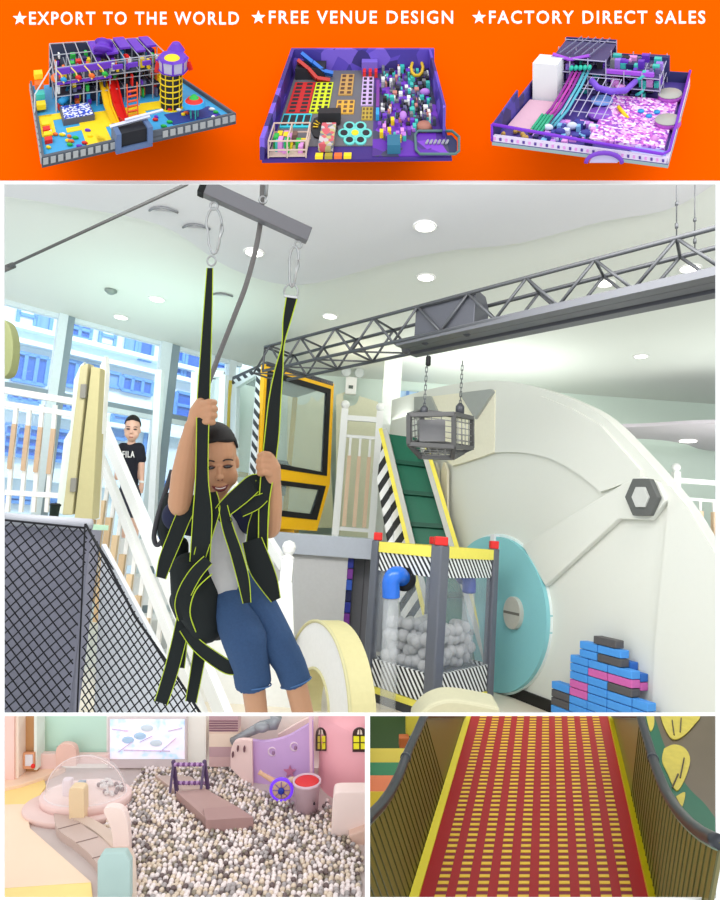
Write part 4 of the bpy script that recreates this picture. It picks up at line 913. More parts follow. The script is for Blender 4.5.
# ---- gate post by the window
t = thing('gate_post', 'tall cream padded double gate post with grey hinges at the left', 'gate post')
dg = 4.9; GP = P(80, 450, dg); gn = -FW
CR = M((186, 179, 138), .5); CRD = M((184, 176, 130), .5); WG = M((226, 236, 226), .5)
plate('padded_board', [(80, 366), (88, 363), (72, 515), (62, 515)], GP, gn, .12, CR, t, bevel=.008)
plate('padded_board', [(91, 366), (100, 368), (92, 520), (74, 519)], GP, gn, .14, CRD, t, bevel=.008)
plate('side_panel', [(80, 366), (84, 362), (80, 378), (66, 515), (56, 512), (64, 440), (70, 430), (74, 380)], GP+FW*.14, gn, .05, WG, t)
plate('side_panel', [(100, 366), (105, 356), (106, 372), (96, 520), (89, 518)], GP+FW*.1, gn, .08, M((232, 234, 228)), t)
for (x, y) in ((83, 391), (73, 485)): plate('hinge', [(x-2.5, y-7), (x+3, y-7), (x+2, y+7), (x-3.5, y+7)], GP, gn, .03, M((130, 128, 120)), t, off=.02, bevel=.004)
o = plate('padded_board_edge', smoothline([(0, 318), (8, 324), (12.5, 340), (12, 360), (8, 374), (0, 378)], 4), P(5, 350, 4.4), -FW, .1, M((140, 146, 100)), None, bevel=.006); tag(o, 'olive rounded padded panel at the left edge before the window', 'padded panel'); o.name = 'padded_divider'
# railing in front of the window
t = thing('window_railing', 'white railing with four peach slats in front of the tall window', 'railing')
dr = 6.0
MB().bar(P(-20, 400, dr), P(76, 415, dr), .05, .05).build('handrail', WHITE, t); MB().bar(P(-20, 386, dr), P(76, 402, dr), .05, .06).build('handrail', WHITE, t)
MB().bar(P(-20, 491, dr), P(66, 496, dr), .05, .05).build('bottom_rail', WHITE, t)
for i, x in enumerate((12.5, 26, 38.5, 51.5)):
    ba = MB().bar(P(x+4, 405, dr), P(x-5, 512, dr), .035).build('baluster', WHITE, t)
    MB().bar(P(x+2, 424+i*1.6, dr-.02), P(x-3, 469+i*1.6, dr-.02), .04, .045).build('wood_slat', M((206, 176, 146)), ba)
# ---- padded barrier with net
dn = 3.1; zt_ = P(88, 521, dn).z
nN = V((0, -1, 0)); CP = P(88, 524, dn)
xL = hp(-30, 520, CP, nN).x
t = thing('padded_barrier', 'grey padded wall with rounded top behind the black net at the left', 'barrier')
m = MB(); hgt = .05; m.tube([V((xL, CP.y+.06, zt_-.02)), V((CP.x-.01, CP.y+.06, zt_-.02))], .032, 14); m.build('top_roll', M((176, 178, 186), .5), t, True)
m = MB(); m.box(((xL+CP.x)/2, CP.y+.12, (zt_-.045)/2), (CP.x-xL, .12, zt_-.045)); m.build('wall_panel', M((134, 134, 148), .6), t)
m = MB(); m.box(((xL+CP.x)/2-.18, CP.y+.42, zt_-.04), (CP.x-xL, .62, .03)); m.build('ledge', M((196, 236, 206), .5), t)
# low side wall after the corner, seen through the net
o = MB().prism([CP+V((.02, .15, -.1)), P(235, 790, 3.35), P(90, 800, 3.35)], V((0, .06, 0))).build('ramp_panel', M((226, 228, 232))); tag(o, 'white sloping side panel behind the net right of the padded wall', 'panel')
NET = M((16, 18, 24), .8)
t = thing('safety_net', 'black knotted safety net draped over the padded wall and down to the right', 'net')
def net(poly, o_, u_, v_, sp, name):
    """diamond mesh clipped to polygon given in plane coordinates"""
    m = MB(); pl = [((p-o_).dot(u_), (p-o_).dot(v_)) for p in poly]
    xs = [p[0] for p in pl]; ys = [p[1] for p in pl]; n_ = u_.cross(v_)
    for sgn in (1, -1):
        cs_ = [p[1]-sgn*1.05*p[0] for p in pl]; c = min(cs_)
        while c < max(cs_):
            hits = []
            for i in range(len(pl)):
                (xa_, ya_), (xb_, yb_) = pl[i], pl[(i+1) % len(pl)]; fa = ya_-sgn*1.05*xa_-c; fb = yb_-sgn*1.05*xb_-c
                if fa*fb < 0: tt = fa/(fa-fb); hits.append((xa_+(xb_-xa_)*tt, ya_+(yb_-ya_)*tt))
            hits.sort()
            for i in range(0, len(hits)-1, 2):
                A__, B__ = hits[i], hits[i+1]; k = max(2, int(math.hypot(A__[0]-B__[0], A__[1]-B__[1])/(sp*.7)))
                pts = []
                for j in range(k+1):
                    q = (A__[0]+(B__[0]-A__[0])*j/k, A__[1]+(B__[1]-A__[1])*j/k)
                    pts.append(o_+u_*q[0]+v_*q[1]+n_*(.004*sgn+.012*math.sin(q[0]*9+q[1]*7)))
                m.tube(pts, .0033, 5)
            c += sp
    return m.build(name, NET, t, True)
net([V((xL, CP.y-.03, zt_-.02)), CP+V((0, -.03, -.02)), P(75, 760, dn-.03), P(-40, 760, dn-.03)], CP, V((1, 0, 0)), Z, .058, 'front_net')
e_ = P(236, 770, 2.75)
pr_ = [CP+V((0, -.03, -.01)), P(110, 570, 3.02), P(135, 618, 2.95), P(170, 668, 2.88), P(236, 770, 2.75), P(75, 765, dn-.03)]
u_ = (P(205, 716, 2.8)-P(80, 716, dn-.03)); v_ = (pr_[0]-pr_[5]).normalized(); u_ = (u_-v_*u_.dot(v_)).normalized()
net(pr_, CP, u_, v_, .052, 'side_net')
m = MB(); m.tube([CP+V((0, -.03, 0))]+[p+Z*.006 for p in pr_[1:5]], .006, 6); m.tube([CP+V((0, -.035, .0)), P(75, 765, dn-.04)], .004, 6); m.tube([V((xL, CP.y-.03, zt_-.02)), CP+V((0, -.03, -.02))], .006, 6); m.build('edge_rope', NET, t, True)
# little black bin on the ledge
t = thing('waste_bin', 'small black bin standing on the ledge beside the gate post', 'bin')
q = V((P(55, 508, 3.45).x, P(55, 508, 3.45).y, zt_-.02)); MB().lathe(q, Z, [(.022, 0), (.026, .085), (.028, .087), (.024, .087)], 16).build('bin_body', BLACK, t, True)
MB().lathe(q+Z*.087, Z, [(.03, 0), (.03, .008), (.02, .014)], 16).build('bin_rim', BLACK, t, True)

# ---- cream ring arches
def ring(cx, cy, d, R_o, R_i, n_, th, label, offc=0.0):
    C_ = P(cx, cy, d); h_ = n_.cross(Z).normalized(); t = thing('ring_arch', label, 'ring seat')
    K = 56; m = MB(); vs = []
    ci = C_+h_*0.0+Z*offc
    for (R__, cc_, dep) in ((R_o, C_, 0), (R_i, ci, 0), (R_o, C_, th), (R_i, ci, th)):
        vs += [cc_+h_*R__*math.cos(2*math.pi*i/K)+Z*R__*math.sin(2*math.pi*i/K)-n_*dep for i in range(K)]
    fs = []
    for i in range(K): j = (i+1) % K; fs += [(i, j, K+j, K+i), (2*K+i, 3*K+i, 3*K+j, 2*K+j)]
    m.add(vs, fs); fs2 = []
    for i in range(K): j = (i+1) % K; fs2 += [(i, 2*K+i, 2*K+j, j), (K+i, K+j, 3*K+j, 3*K+i)]
    m.add(vs, fs2, 1); o = m.build('ring_body', [M((222, 222, 222), .5), M((206, 198, 148), .5)], t)
    m = MB(); [m.tube([c_+h_*(R__)*math.cos(2*math.pi*i/K)+Z*(R__)*math.sin(2*math.pi*i/K) for i in range(K)], .014, 6, closed=True) for R__, c_ in ((R_o-.006, C_), (R_i+.006, ci))]; m.build('edge_piping', M((196, 190, 146)), t, True)
ring(313, 712, 4.6, .655, .30, V((-.9, -.42, 0)).normalized(), .19, 'large cream and white ring standing behind the seated boy')
C_ = P(456, 735, 4.2); o = MB(); K = 20
pts = [(418, 716), (424, 710), (434, 704), (446, 700), (462, 699), (480, 700), (500, 703), (510, 716), (510, 780), (418, 780)]
o = plate('padded_arch', smoothline([(414, 722), (424, 710), (436, 703), (450, 700), (470, 702), (500, 708)], 4)+[(510, 790), (405, 790)], C_, -FW, .25, M((204, 200, 170), .5), None, bevel=.02); tag(o, 'cream padded arch top in front of the ball box', 'padded arch')
# ================================================================== FLYING HARNESS AND THE BOY
D = 1.85; S = D/f
def B(x, y, dd=0.0): return P(x, y, D+dd)
WEB = M((16, 24, 24), .8, var=.15, scale=200); LM = M((190, 214, 50), .6)
t = thing('spreader_bar', 'tilted grey steel spreader bar hanging above the boy', 'bar')
m = MB(); p0, p1 = B(202, 187, -.05), B(309, 236, .03); m.bar(p0, p1, .036, .044, up=UP); m.build('square_tube', M((112, 112, 116), .4, .4), t, bevel=.002)
m = MB(); dbar = (p1-p0).normalized(); m.bar(p0-dbar*.006, p0+dbar*.012, .038, .046, up=UP); m.build('end_plug', BLACK, t)
for (x, y, dd) in ((214, 206, -.05), (298, 245, .02), (263, 200, 0)):
    m = MB(); m.tube([B(x, y, dd)+(RT*math.cos(a)+UP*math.sin(a))*.011 for a in [i*.63 for i in range(10)]], .0032, 8, closed=True); m.build('eye_bolt', STEEL, t, True)
def carabiner(x, y0, y1, w, dd, label, tilt=0):
    t = thing('carabiner', label, 'carabiner')
    pts = []; K = 20
    for i in range(K):
        a = 2*math.pi*i/K; yy = (y0+y1)/2-(y1-y0)/2*math.cos(a); ww = w/2*(1.0 if math.cos(a) > 0 else .72)
        pts.append(B(x+ww*math.sin(a)+tilt*(yy-y0), yy, dd))
    MB().tube(pts, .0036, 8, closed=True).build('hook_body', STEEL, t, True)
    MB().tube([pts[4], pts[8]], .0044, 8).build('gate', M((190, 192, 190), .3, .8), t, True)
carabiner(214, 208, 254, 17, -.05, 'large steel carabiner on the left end of the spreader bar')
carabiner(295, 246, 287, 10, .02, 'steel carabiner on the right end of the spreader bar', -.08)
def dring(x, y, r, dd, label):
    return tag(MB().tube([B(x+r*math.sin(i*math.pi/8), y-r*1.15*math.cos(i*math.pi/8), dd) for i in range(16)], .0028, 8, closed=True).build('steel_ring', STEEL, None, True), label, 'ring')
dring(211.5, 261, 4.2, -.05, 'small steel ring below the left carabiner'); dring(291, 292, 7, .02, 'steel ring below the right carabiner')
tag(MB().bar(B(284, 296, .015), B(298, 298, .015), .008).build('strap_bar', STEEL, None, bevel=.001), 'flat steel bar holding the top of the right strap', 'buckle')
rp = smoothline([(263, 140, .02), (262, 200, .03), (258, 238, .03), (247, 282, .05), (232, 322, .08), (215, 366, .12), (205, 400, .16), (203, 470, .22)], 5)
t_ = MB().tube([B(*q) for q in rp], .0078, 10).build('grey_rope', M((120, 118, 116), .8, var=.25, scale=300, bump=.4), None, True); t_.name = 'rope'; tag(t_, 'thick grey rope running from the spreader bar down behind the boy', 'rope')
tag(MB().tube([B(270, 140, .0), B(266, 196, 0)], .005, 8).build('shackle', STEEL, None, True), 'steel link above the middle of the spreader bar', 'shackle')
tag(MB().tube([P(187, 184, 4.2), P(5, 268, 5.6), P(-30, 284, 6)], .012, 8).build('steel_cable', M((92, 92, 92), .5, .5), None, True), 'thin dark cable crossing the upper left of the ceiling', 'cable')
tag(MB().tube([P(0, 271, 5.6), P(14, 265, 5.58)], .028, 8).build('cable_clamp', M((110, 110, 110), .5, .5), None, True), 'small clamp on the thin dark cable at the left edge', 'clamp')

har = thing('flying_harness', 'black flying harness with lime green piping holding the boy', 'harness')
def rb_(pts, name='strap', th=.003, edge=LM, er=.0013): return ribbon([(x, y, D+dd, w) for x, y, dd, w in pts], th, name, WEB, har, edge, er)
rb_([(210, 268, -.05, 6), (208.5, 300, -.055, 8), (206, 350, -.06, 10.5), (203.5, 400, -.066, 12.5), (202.5, 440, -.10, 12), (202, 480, -.11, 13), (202.5, 515, -.105, 19), (200, 562, -.075, 20)], er=.0014)
rb_([(292, 297, .015, 11), (287, 320, .01, 8), (283, 345, 0, 2.5), (279, 370, -.01, 8), (275, 400, -.03, 12), (272, 435, -.045, 14), (268, 470, -.05, 13), (264, 505, -.05, 10), (263, 550, -.045, 9)], er=.0018)
# vest bands
rb_([(212, 492, -.075, 9), (213, 508, -.09, 14), (207, 530, -.09, 14), (200, 556, -.08, 12)])
rb_([(196, 497, -.035, 12), (184, 516, -.05, 15), (174, 540, -.05, 15), (166, 560, -.04, 14), (161, 578, -.03, 10)])
rb_([(216, 518, -.085, 12), (228, 506, -.09, 17), (243, 493, -.075, 19), (255, 483, -.05, 18), (262, 486, -.03, 14)])
rb_([(223, 506, -.09, 9), (228, 528, -.095, 11), (236, 552, -.095, 12), (243, 578, -.09, 12), (247, 603, -.10, 8)])
rb_([(262, 480, -.045, 12), (262, 505, -.04, 15), (258, 528, -.03, 20), (255, 550, -.02, 18)])
rb_([(240, 509, -.075, 16), (255, 503, -.06, 14), (265, 497, -.05, 9)])
rb_([(252, 540, -.055, 20), (260, 565, -.06, 24), (268, 582, -.06, 20), (276, 600, -.055, 10)])
# seat pad and slings
m = MB(); m.limb([(B(190, 572, .0), 20*S), (B(196, 598, -.02), 24*S), (B(206, 626, -.045), 17*S)]); m.limb([(B(198, 592, .07), 24*S), (B(216, 622, .06), 19*S)]); m.cap(B(180, 600, .02), B(192, 628, .0), 11*S, 11*S)
fused(m, .006, 'seat_pad', WEB, har, 4)
rb_([(208, 560, -.10, 11), (196, 573, -.095, 13), (186, 590, -.085, 14), (181, 605, -.08, 12), (183, 620, -.075, 9)])
m = MB(); m.tube([B(*q) for q in smoothline([(196, 632, -.09), (190, 612, -.10), (196, 590, -.105), (212, 574, -.10)], 5)], .0017, 6); m.build('piping', LM, har, True)
rb_([(184, 628, -.06, 10), (196, 644, -.085, 12), (212, 657, -.10, 14), (228, 667, -.11, 14), (238, 668, -.10, 12)])
rb_([(184, 618, -.04, 14), (178, 645, -.04, 14), (170, 675, -.04, 14), (161, 703, -.04, 13)])
rb_([(184, 618, .03, 8), (183, 645, .03, 8), (181, 668, .03, 7)])
rb_([(200, 652, .01, 13), (196, 675, .01, 12), (191, 702, .01, 11)])
m = MB(); m.limb([(B(172, 500, .09), 9*S), (B(168, 530, .09), 11*S), (B(176, 568, .08), 8*S)]); m.limb([(B(180, 545, .06), 9*S), (B(182, 580, .05), 7*S)]); fused(m, .005, 'back_pad', WEB, har, 3)
tag(MB().tube([B(*q) for q in smoothline([(172, 470, .10), (166, 490, .09), (159, 512, .08), (154, 535, .08), (157, 545, .08), (163, 538, .08), (165, 515, .08), (170, 498, .08)], 5)], .0075, 10).build('rope_loop', M((70, 70, 74), .8, var=.2, scale=200), None, True), 'dark grey rope loop hanging behind the shoulder of the hanging boy', 'rope')
m = MB(); m.tube([B(229.5+2.5*math.cos(a), 520+2.5*math.sin(a), -.105) for a in [i*.63 for i in range(10)]], .0016, 6, closed=True); m.build('d_ring', BLACK, har, True)

# ---- boy: one continuous skin
boy = thing('person', 'boy in grey and navy T-shirt and blue shorts hanging in the harness, holding both straps', 'person')
sk = MB()
yaw, rol, pit_ = math.radians(16), math.radians(-4), math.radians(8)
hf = (-FW*math.cos(yaw)+RT*math.sin(yaw)); hr = hf.cross(UP).normalized()*-1
hr = UP.cross(hf).normalized()          # subject's own left = image right
hu = hf.cross(hr).normalized(); hu = (hu*math.cos(rol)+hr*math.sin(rol)).normalized(); hr = hu.cross(hf).normalized()
hf2 = (hf*math.cos(pit_)-hu*math.sin(pit_)).normalized(); hu = hf2.cross(hr).normalized(); hf = hf2
if hu.dot(UP) < 0: hu = -hu
HC = B(217.5, 460.5, .03)
def hd(x, y, z, C_=None, s=1.0): return (C_ or HC)+(hr*x+hf*y+hu*z)*S*s
hax = (hr, hf, hu)
def head(m, C_, ax, s):
    at = lambda x, y, z: C_+(ax[0]*x+ax[1]*y+ax[2]*z)*s
    r = lambda *a: tuple(q*s for q in a)
    m.ell(at(0, -3, 9), r(19.8, 24, 26), ax, 24, 16); m.ell(at(0, 4, -10), r(18, 17, 24), ax, 24, 16)
    m.ell(at(0, 9, -26), r(10, 9, 9), ax); m.ell(at(-10, 9, -15), r(9, 9, 11), ax); m.ell(at(10, 9, -15), r(9, 9, 11), ax)
    m.ell(at(0, 12, 6), r(15, 9, 12), ax)
    m.ell(at(0, 21, -9), r(2.6, 4, 7), ax); m.ell(at(0, 23.5, -13.5), r(4.3, 4, 3.2), ax)
    m.ell(at(0, 18.5, -22.5), r(7, 4, 2.4), ax); m.ell(at(0, 17.5, -27), r(6, 4, 2.4), ax)
    for sx in (-1, 1): m.ell(at(sx*19.6, -3, -4), r(2.6, 4.2, 7), ax)
head(sk, HC, hax, S)
sk.cap(B(218, 490, .045), B(219, 515, .06), 9.5*S, 11*S)
# torso core under the clothes
sk.limb([(B(221, 528, .07), 22*S), (B(220, 560, .07), 21*S), (B(226, 590, .06), 22*S)])
sk.limb([(B(196, 520, .07), 12*S), (B(247, 518, .07), 12*S)])
# raised arm on the left
sk.limb([(B(194, 520, .06), 12.5*S), (B(180, 505, -.035), 11.2*S)]); sk.limb([(B(180, 503, -.035), 11.6*S), (B(183, 476, -.045), 11.6*S), (B(188, 448, -.05), 9.8*S), (B(193, 427, -.055), 8.3*S)])
# other arm
sk.limb([(B(246, 520, .06), 12*S), (B(269, 528, .03), 11*S)]); sk.limb([(B(270, 527, .03), 11*S), (B(272, 503, .0), 10.6*S), (B(273, 484, -.02), 8.2*S)])
# hands: palm, four separate fingers, thumb
def finger(pts, r): 
    sk.limb([(B(*p), rr*S) for p, rr in zip(pts, r)])
sk.limb([(B(195, 424, -.055), 8*S), (B(198, 412, -.06), 8.4*S), (B(201, 404, -.058), 6.5*S)])
for k in range(4):
    y = 402+k*6.6; e = (0, .8, .4, -1.6)[k]
    finger([(202, y+2, -.070), (209.5+e, y, -.084), (214.5+e, y+.4, -.066), (210+e, y+1.6, -.046)], (3.6, 3.4, 3.1, 2.6))
finger([(194, 416, -.04), (197, 405, -.03), (204, 400, -.035)], (4, 3.6, 3.0))
sk.limb([(B(273, 480, -.03), 8*S), (B(272, 468, -.045), 8.6*S), (B(269, 459, -.052), 6.6*S)])
for k in range(4):
    y = 454+k*6.0; e = (1.5, 0, 0, 1.2)[k]
    finger([(269, y+1, -.064), (263+e, y, -.078), (258.5+e, y+1.4, -.062), (262+e, y+2.6, -.038)], (3.6, 3.2, 3.0, 2.5))
finger([(274, 474, -.03), (275, 462, -.02), (269, 453, -.03)], (4, 3.5, 2.9))
# legs
sk.limb([(B(226, 600, .05), 15*S), (B(246, 642, -.09), 14*S), (B(253, 684, -.06), 11.5*S), (B(258, 722, -.02), 10.5*S), (B(262, 776, .05), 7*S)])
sk.limb([(B(256, 597, .05), 14*S), (B(277, 640, -.05), 13*S), (B(296, 684, -.03), 11*S), (B(305, 722, .0), 10.5*S), (B(312, 774, .06), 7*S)])
sk.limb([(B(262, 782, .05), 7.5*S), (B(263, 792, -.03), 6*S)]); sk.limb([(B(312, 780, .06), 7.5*S), (B(314, 790, -.02), 6*S)])
fused(sk, .0033, 'body', SKIN, boy, 3)
# face details
EYW = M((236, 232, 226), .3); EYD = M((26, 18, 16), .2, spec=.8); LIP = M((176, 84, 78), .45); HAIR = M((22, 18, 17), .65, var=.3, scale=400, bump=.6)
def face(par, C_, ax, s, smile=True):
    at = lambda x, y, z: C_+(ax[0]*x+ax[1]*y+ax[2]*z)*s
    for sx in (-1, 1):
        MB().ell(at(sx*8.6, 20.0, -3.6), (4.6*s, 1.7*s, 1.8*s), ax, 14, 8).build('eye', EYD, par, True)
        MB().tube([at(sx*(8.6+dx), 20.6-abs(dx)*.10, -2.0-dx*dx*.06+.4) for dx in (-5, -2.5, 0, 2.5, 5)], .55*s, 6).build('eyelid', M((120, 76, 58)), par, True)
        MB().tube([at(sx*(9+dx), 20.4-abs(dx)*.12, 3.6-dx*dx*.05) for dx in (-5, -2.5, 0, 2.5, 5)], .8*s, 6).build('eyebrow', M((60, 44, 38)), par, True)
    if smile:
        pts = [at(x, 22.2-x*x*.035, -25.6+x*x*.06) for x in (-8, -5, -2.5, 0, 2.5, 5, 8)]
        MB().tube(pts, [.6*s, 1.9*s, 2.5*s, 2.7*s, 2.5*s, 1.9*s, .6*s], 8).build('mouth', M((120, 50, 48), .4), par, True)
        MB().tube([p+ax[1]*1.5*s+ax[2]*.8*s for p in pts[1:-1]], [.4*s, .9*s, 1*s, .9*s, .4*s], 8).build('teeth', EYW, par, True)
    else:
        MB().tube([at(x, 21.9-x*x*.03, -25) for x in (-5, -2.5, 0, 2.5, 5)], 1.1*s, 8).build('mouth', LIP, par, True)
    MB().ell(at(-1.8, 26.0, -15.4), (1*s, .9*s, .7*s), ax, 8, 6).build('nostril', M((120, 70, 58)), par, True)
    MB().ell(at(1.8, 26.0, -15.4), (1*s, .9*s, .7*s), ax, 8, 6).build('nostril', M((120, 70, 58)), par, True)
face(boy, HC, hax, S)
def hairmesh(C_, ax, s, par, voxel):
    at = lambda x, y, z: C_+(ax[0]*x+ax[1]*y+ax[2]*z)*s
    m = MB(); n, k = 28, 16; vs = []
    for i in range(k+1):
        for j in range(n):
            u = 2*math.pi*j/n; fy = math.sin(u)      # +1 = face side
            lim = 62+ (38*max(0, -fy)**.6 if fy < 0 else 0)+ (6*abs(math.cos(u)))*(1 if fy > 0 else .5)
            if abs(fy) < .35: lim = 84
            th = math.radians(lim)*i/k; bump = 1+.015*math.sin(j*5+i*3)
            vs.append(at(21.8*math.sin(th)*math.cos(u)*bump, -3+26.2*math.sin(th)*math.sin(u)*bump, 9+30*math.cos(th)*bump))
    inner = [C_+(v-C_)*.93 for v in vs]; N_ = len(vs)
    fs = [(i*n+j, (i+1)*n+j, (i+1)*n+(j+1) % n, i*n+(j+1) % n) for i in range(k) for j in range(n)]
    fs += [(N_+a, N_+d, N_+c, N_+b) for a, b, c, d in fs]
    fs += [(k*n+j, N_+k*n+j, N_+k*n+(j+1) % n, k*n+(j+1) % n) for j in range(n)]
    m.add(vs+inner, fs); return m.build('hair', HAIR, par, True)
hairmesh(HC, hax, S, boy, .003)
# clothes
SH = M((196, 196, 194), .8, var=.05, scale=60, bump=.2); NV = M((30, 34, 62), .85, bump=.2); DEN = M((50, 78, 116), .85, var=.16, scale=160, bump=.3)
m = MB(); m.limb([(B(221, 530, .06), 26*S), (B(220, 560, .055), 25.5*S), (B(226, 585, .045), 26.5*S)]); m.limb([(B(206, 512, .06), 11*S), (B(236, 510, .06), 11*S)])
fused(m, .0045, 'shirt', SH, boy, 5)
m = MB(); m.limb([(B(206, 514, .06), 13*S), (B(192, 521, .045), 16*S), (B(178, 516, .005), 16*S)]); fused(m, .0045, 'sleeve', NV, boy, 4)
m = MB(); m.limb([(B(236, 512, .06), 13*S), (B(250, 520, .05), 15*S), (B(262, 524, .03), 14*S)]); fused(m, .0045, 'sleeve', NV, boy, 4)
m = MB(); m.limb([(B(222, 588, .05), 25*S), (B(236, 592, .05), 25*S)]); sh_ = fused(m, .0042, 'shorts', DEN, boy, 4)
m = MB(); m.limb([(B(224, 594, .04), 20*S), (B(231, 606, .0), 20*S), (B(245, 640, -.10), 21*S), (B(250, 662, -.09), 18*S)])
m.lathe(B(249, 652, -.09), (B(254, 688, -.065)-B(249, 652, -.09)), [(17*S, 0), (18*S, 16*S), (17.6*S, 34*S), (15.5*S, 34*S)], 20); fused(m, .0042, 'trouser_leg', DEN, sh_, 4)
m = MB(); m.limb([(B(246, 588, .04), 18*S), (B(258, 602, .0), 17*S), (B(276, 640, -.05), 17.5*S), (B(287, 660, -.045), 15.5*S)])
m.lathe(B(285, 651, -.045), (B(297, 684, -.03)-B(285, 651, -.045)), [(14.5*S, 0), (15.5*S, 16*S), (15*S, 34*S), (13.5*S, 34*S)], 20); fused(m, .0042, 'trouser_leg', DEN, sh_, 4)
m = MB(); m.tube([B(253.5+17.8*math.cos(a), 686+3.5*math.sin(a)-1.5*math.cos(a), -.066-.055*math.sin(a)) for a in [i*math.pi/10 for i in range(20)]], .0022, 6, closed=True)
m.tube([B(296+15.2*math.cos(a), 682.5+3.5*math.sin(a)-5*math.cos(a), -.031-.045*math.sin(a)) for a in [i*math.pi/10 for i in range(20)]], .0022, 6, closed=True); m.build('hem', M((74, 112, 160), .85), sh_, True)
m = MB(); m.limb([(B(262, 786, .05), 9*S), (B(263, 795, -.04), 7*S)]); fused(m, .004, 'shoe', WHITE, boy, 2)
m = MB(); m.limb([(B(312, 784, .06), 9*S), (B(314, 793, -.03), 7*S)]); fused(m, .004, 'shoe', WHITE, boy, 2)

# ---- boy on the stair
d2 = 6.35; s2 = d2/f*24.5/66
t = thing('person', 'boy in a black T-shirt standing on the stair behind the white handrail', 'person')
f2 = (V((0, -1, 0))*math.cos(.25)+V((1, 0, 0))*math.sin(.25)).normalized(); r2 = Z.cross(f2).normalized(); up2 = (Z-r2*.05).normalized(); r2 = up2.cross(f2).normalized(); f2 = r2.cross(up2)*1.0
if f2.dot(FW) > 0: f2 = -f2
H2 = P(132.5, 429, d2); ax2 = (r2, f2, up2)
q2 = lambda x, y, dd=0: P(x, y, d2+dd); s_ = d2/f
m = MB(); head(m, H2, ax2, s2)
m.cap(q2(139, 448), q2(141, 455), 4.2*s_, 3.4*s_) if False else m.cap(q2(132, 438), q2(131, 445), 3.4*s_, 4*s_); m.limb([(q2(131, 453), 8*s_), (q2(130, 470), 7.5*s_), (q2(129, 486), 8*s_)]); m.limb([(q2(123, 447), 4*s_), (q2(140, 447), 4*s_)])
m.limb([(q2(140, 448), 4*s_), (q2(141.5, 463), 3.3*s_), (q2(141.5, 480), 2.6*s_), (q2(141.5, 486), 2.4*s_)]); m.limb([(q2(122, 448), 4*s_), (q2(118, 463), 3.3*s_), (q2(117, 478, -.1), 2.6*s_)])
for k in range(4): m.cap(q2(140+k*1.0, 488), q2(140+k*1.0, 492.5+(k in (1, 2))*.8), .65*s_, .5*s_)
m.cap(q2(141.5, 485), q2(141.5, 489), 2.3*s_, 2*s_); m.cap(q2(140, 486, -.01), q2(138.6, 490, -.02), .8*s_, .6*s_)
m.limb([(q2(126, 490), 5.5*s_), (q2(126, 520), 4.6*s_), (q2(125, 548), 3.2*s_)]); m.limb([(q2(134, 490), 5.5*s_), (q2(135, 520), 4.6*s_), (q2(134, 548), 3.2*s_)])
fused(m, .009, 'body', M((222, 180, 158), .5), t, 2)
face(t, H2, ax2, s2, False); hairmesh(H2, ax2, s2, t, .01)
BK = M((26, 28, 40), .85)
m = MB(); m.limb([(q2(131, 453), 9*s_), (q2(130, 470), 8.6*s_), (q2(129, 484), 9*s_)]); m.limb([(q2(124, 447.5), 4.8*s_), (q2(139, 447.5), 4.8*s_)]); m.limb([(q2(139, 448), 5.6*s_), (q2(141.5, 459), 4.8*s_)]); m.limb([(q2(123, 448), 5.6*s_), (q2(119, 459), 4.8*s_)])
shirt2 = fused(m, .012, 't_shirt', BK, t, 3)
m = MB(); m.limb([(q2(126, 490), 6.8*s_), (q2(126, 514), 6*s_)]); m.limb([(q2(134, 490), 6.8*s_), (q2(135, 514), 6*s_)]); fused(m, .012, 'shorts', M((50, 52, 66)), t, 3)
m = MB(); m.cap(q2(125, 550), q2(125, 554, -.12), 3.6*s_, 3*s_); m.cap(q2(134, 550), q2(134, 554, -.12), 3.6*s_, 3*s_); fused(m, .012, 'shoe', WHITE, t, 2)
o = text('FILA', WHITE, shirt2, 122.5, 134.5, 457.5, 6.5, d2-9.6*s_, ext=.004)
# white wrist band
MB().lathe(q2(141.5, 482), Z, [(2.9*s_, -.01), (2.9*s_, .012)], 14).build('wristband', WHITE, t, True)
before = set(o.name for o in bpy.data.objects)
ZF = 0.624
def dz(y): return ZF*f/(y-450)
def G(x, y, h=0.0): return P(x, y, dz(y))+UP*h
AX = (RT, FW, UP)
BX = 1.235                                   # back depth
def Wb(x, y, d=BX): return P(x, y, d)
PEACH = M((246, 212, 184), .5, var=.02); PNKW = M((240, 206, 198), .6, var=.02)
# floor and walls
m = MB(); m.prism([G(-12, 905), G(375, 905), G(375, 768), G(-12, 768)], -UP*.012); struct(m.build('floor_ball_pit', M((206, 190, 184), .6)))
def upr(x0, x1, yb, yt, d, th, name, mat, par=None, label=None, bevel=0):
    m = MB(); m.prism([P(x0, yt, d), P(x1, yt, d), P(x1, yb, d), P(x0, yb, d)], FW*th); return m.build(name, mat, par, bevel=bevel, label=label)
struct(upr(-20, 375, 775, 715.2, BX+.012, .01, 'wall_ball_pit', M((250, 240, 230), .6, var=.01)))
struct(upr(44, 107, 760, 715.5, BX-.01, .01, 'wall_mint', M((200, 234, 216), .6, var=.01)))
struct(upr(106.5, 109, 770, 715.5, BX-.014, .01, 'trim_2', M((244, 240, 236), .6)))
t = thing('projection_screen', 'pale projection screen showing a washed out blue and pink picture behind the ball pit', 'screen')
o = upr(108, 186.5, 768, 717.5, BX-.02, .008, 'screen_frame', M((220, 206, 206), .6), t)
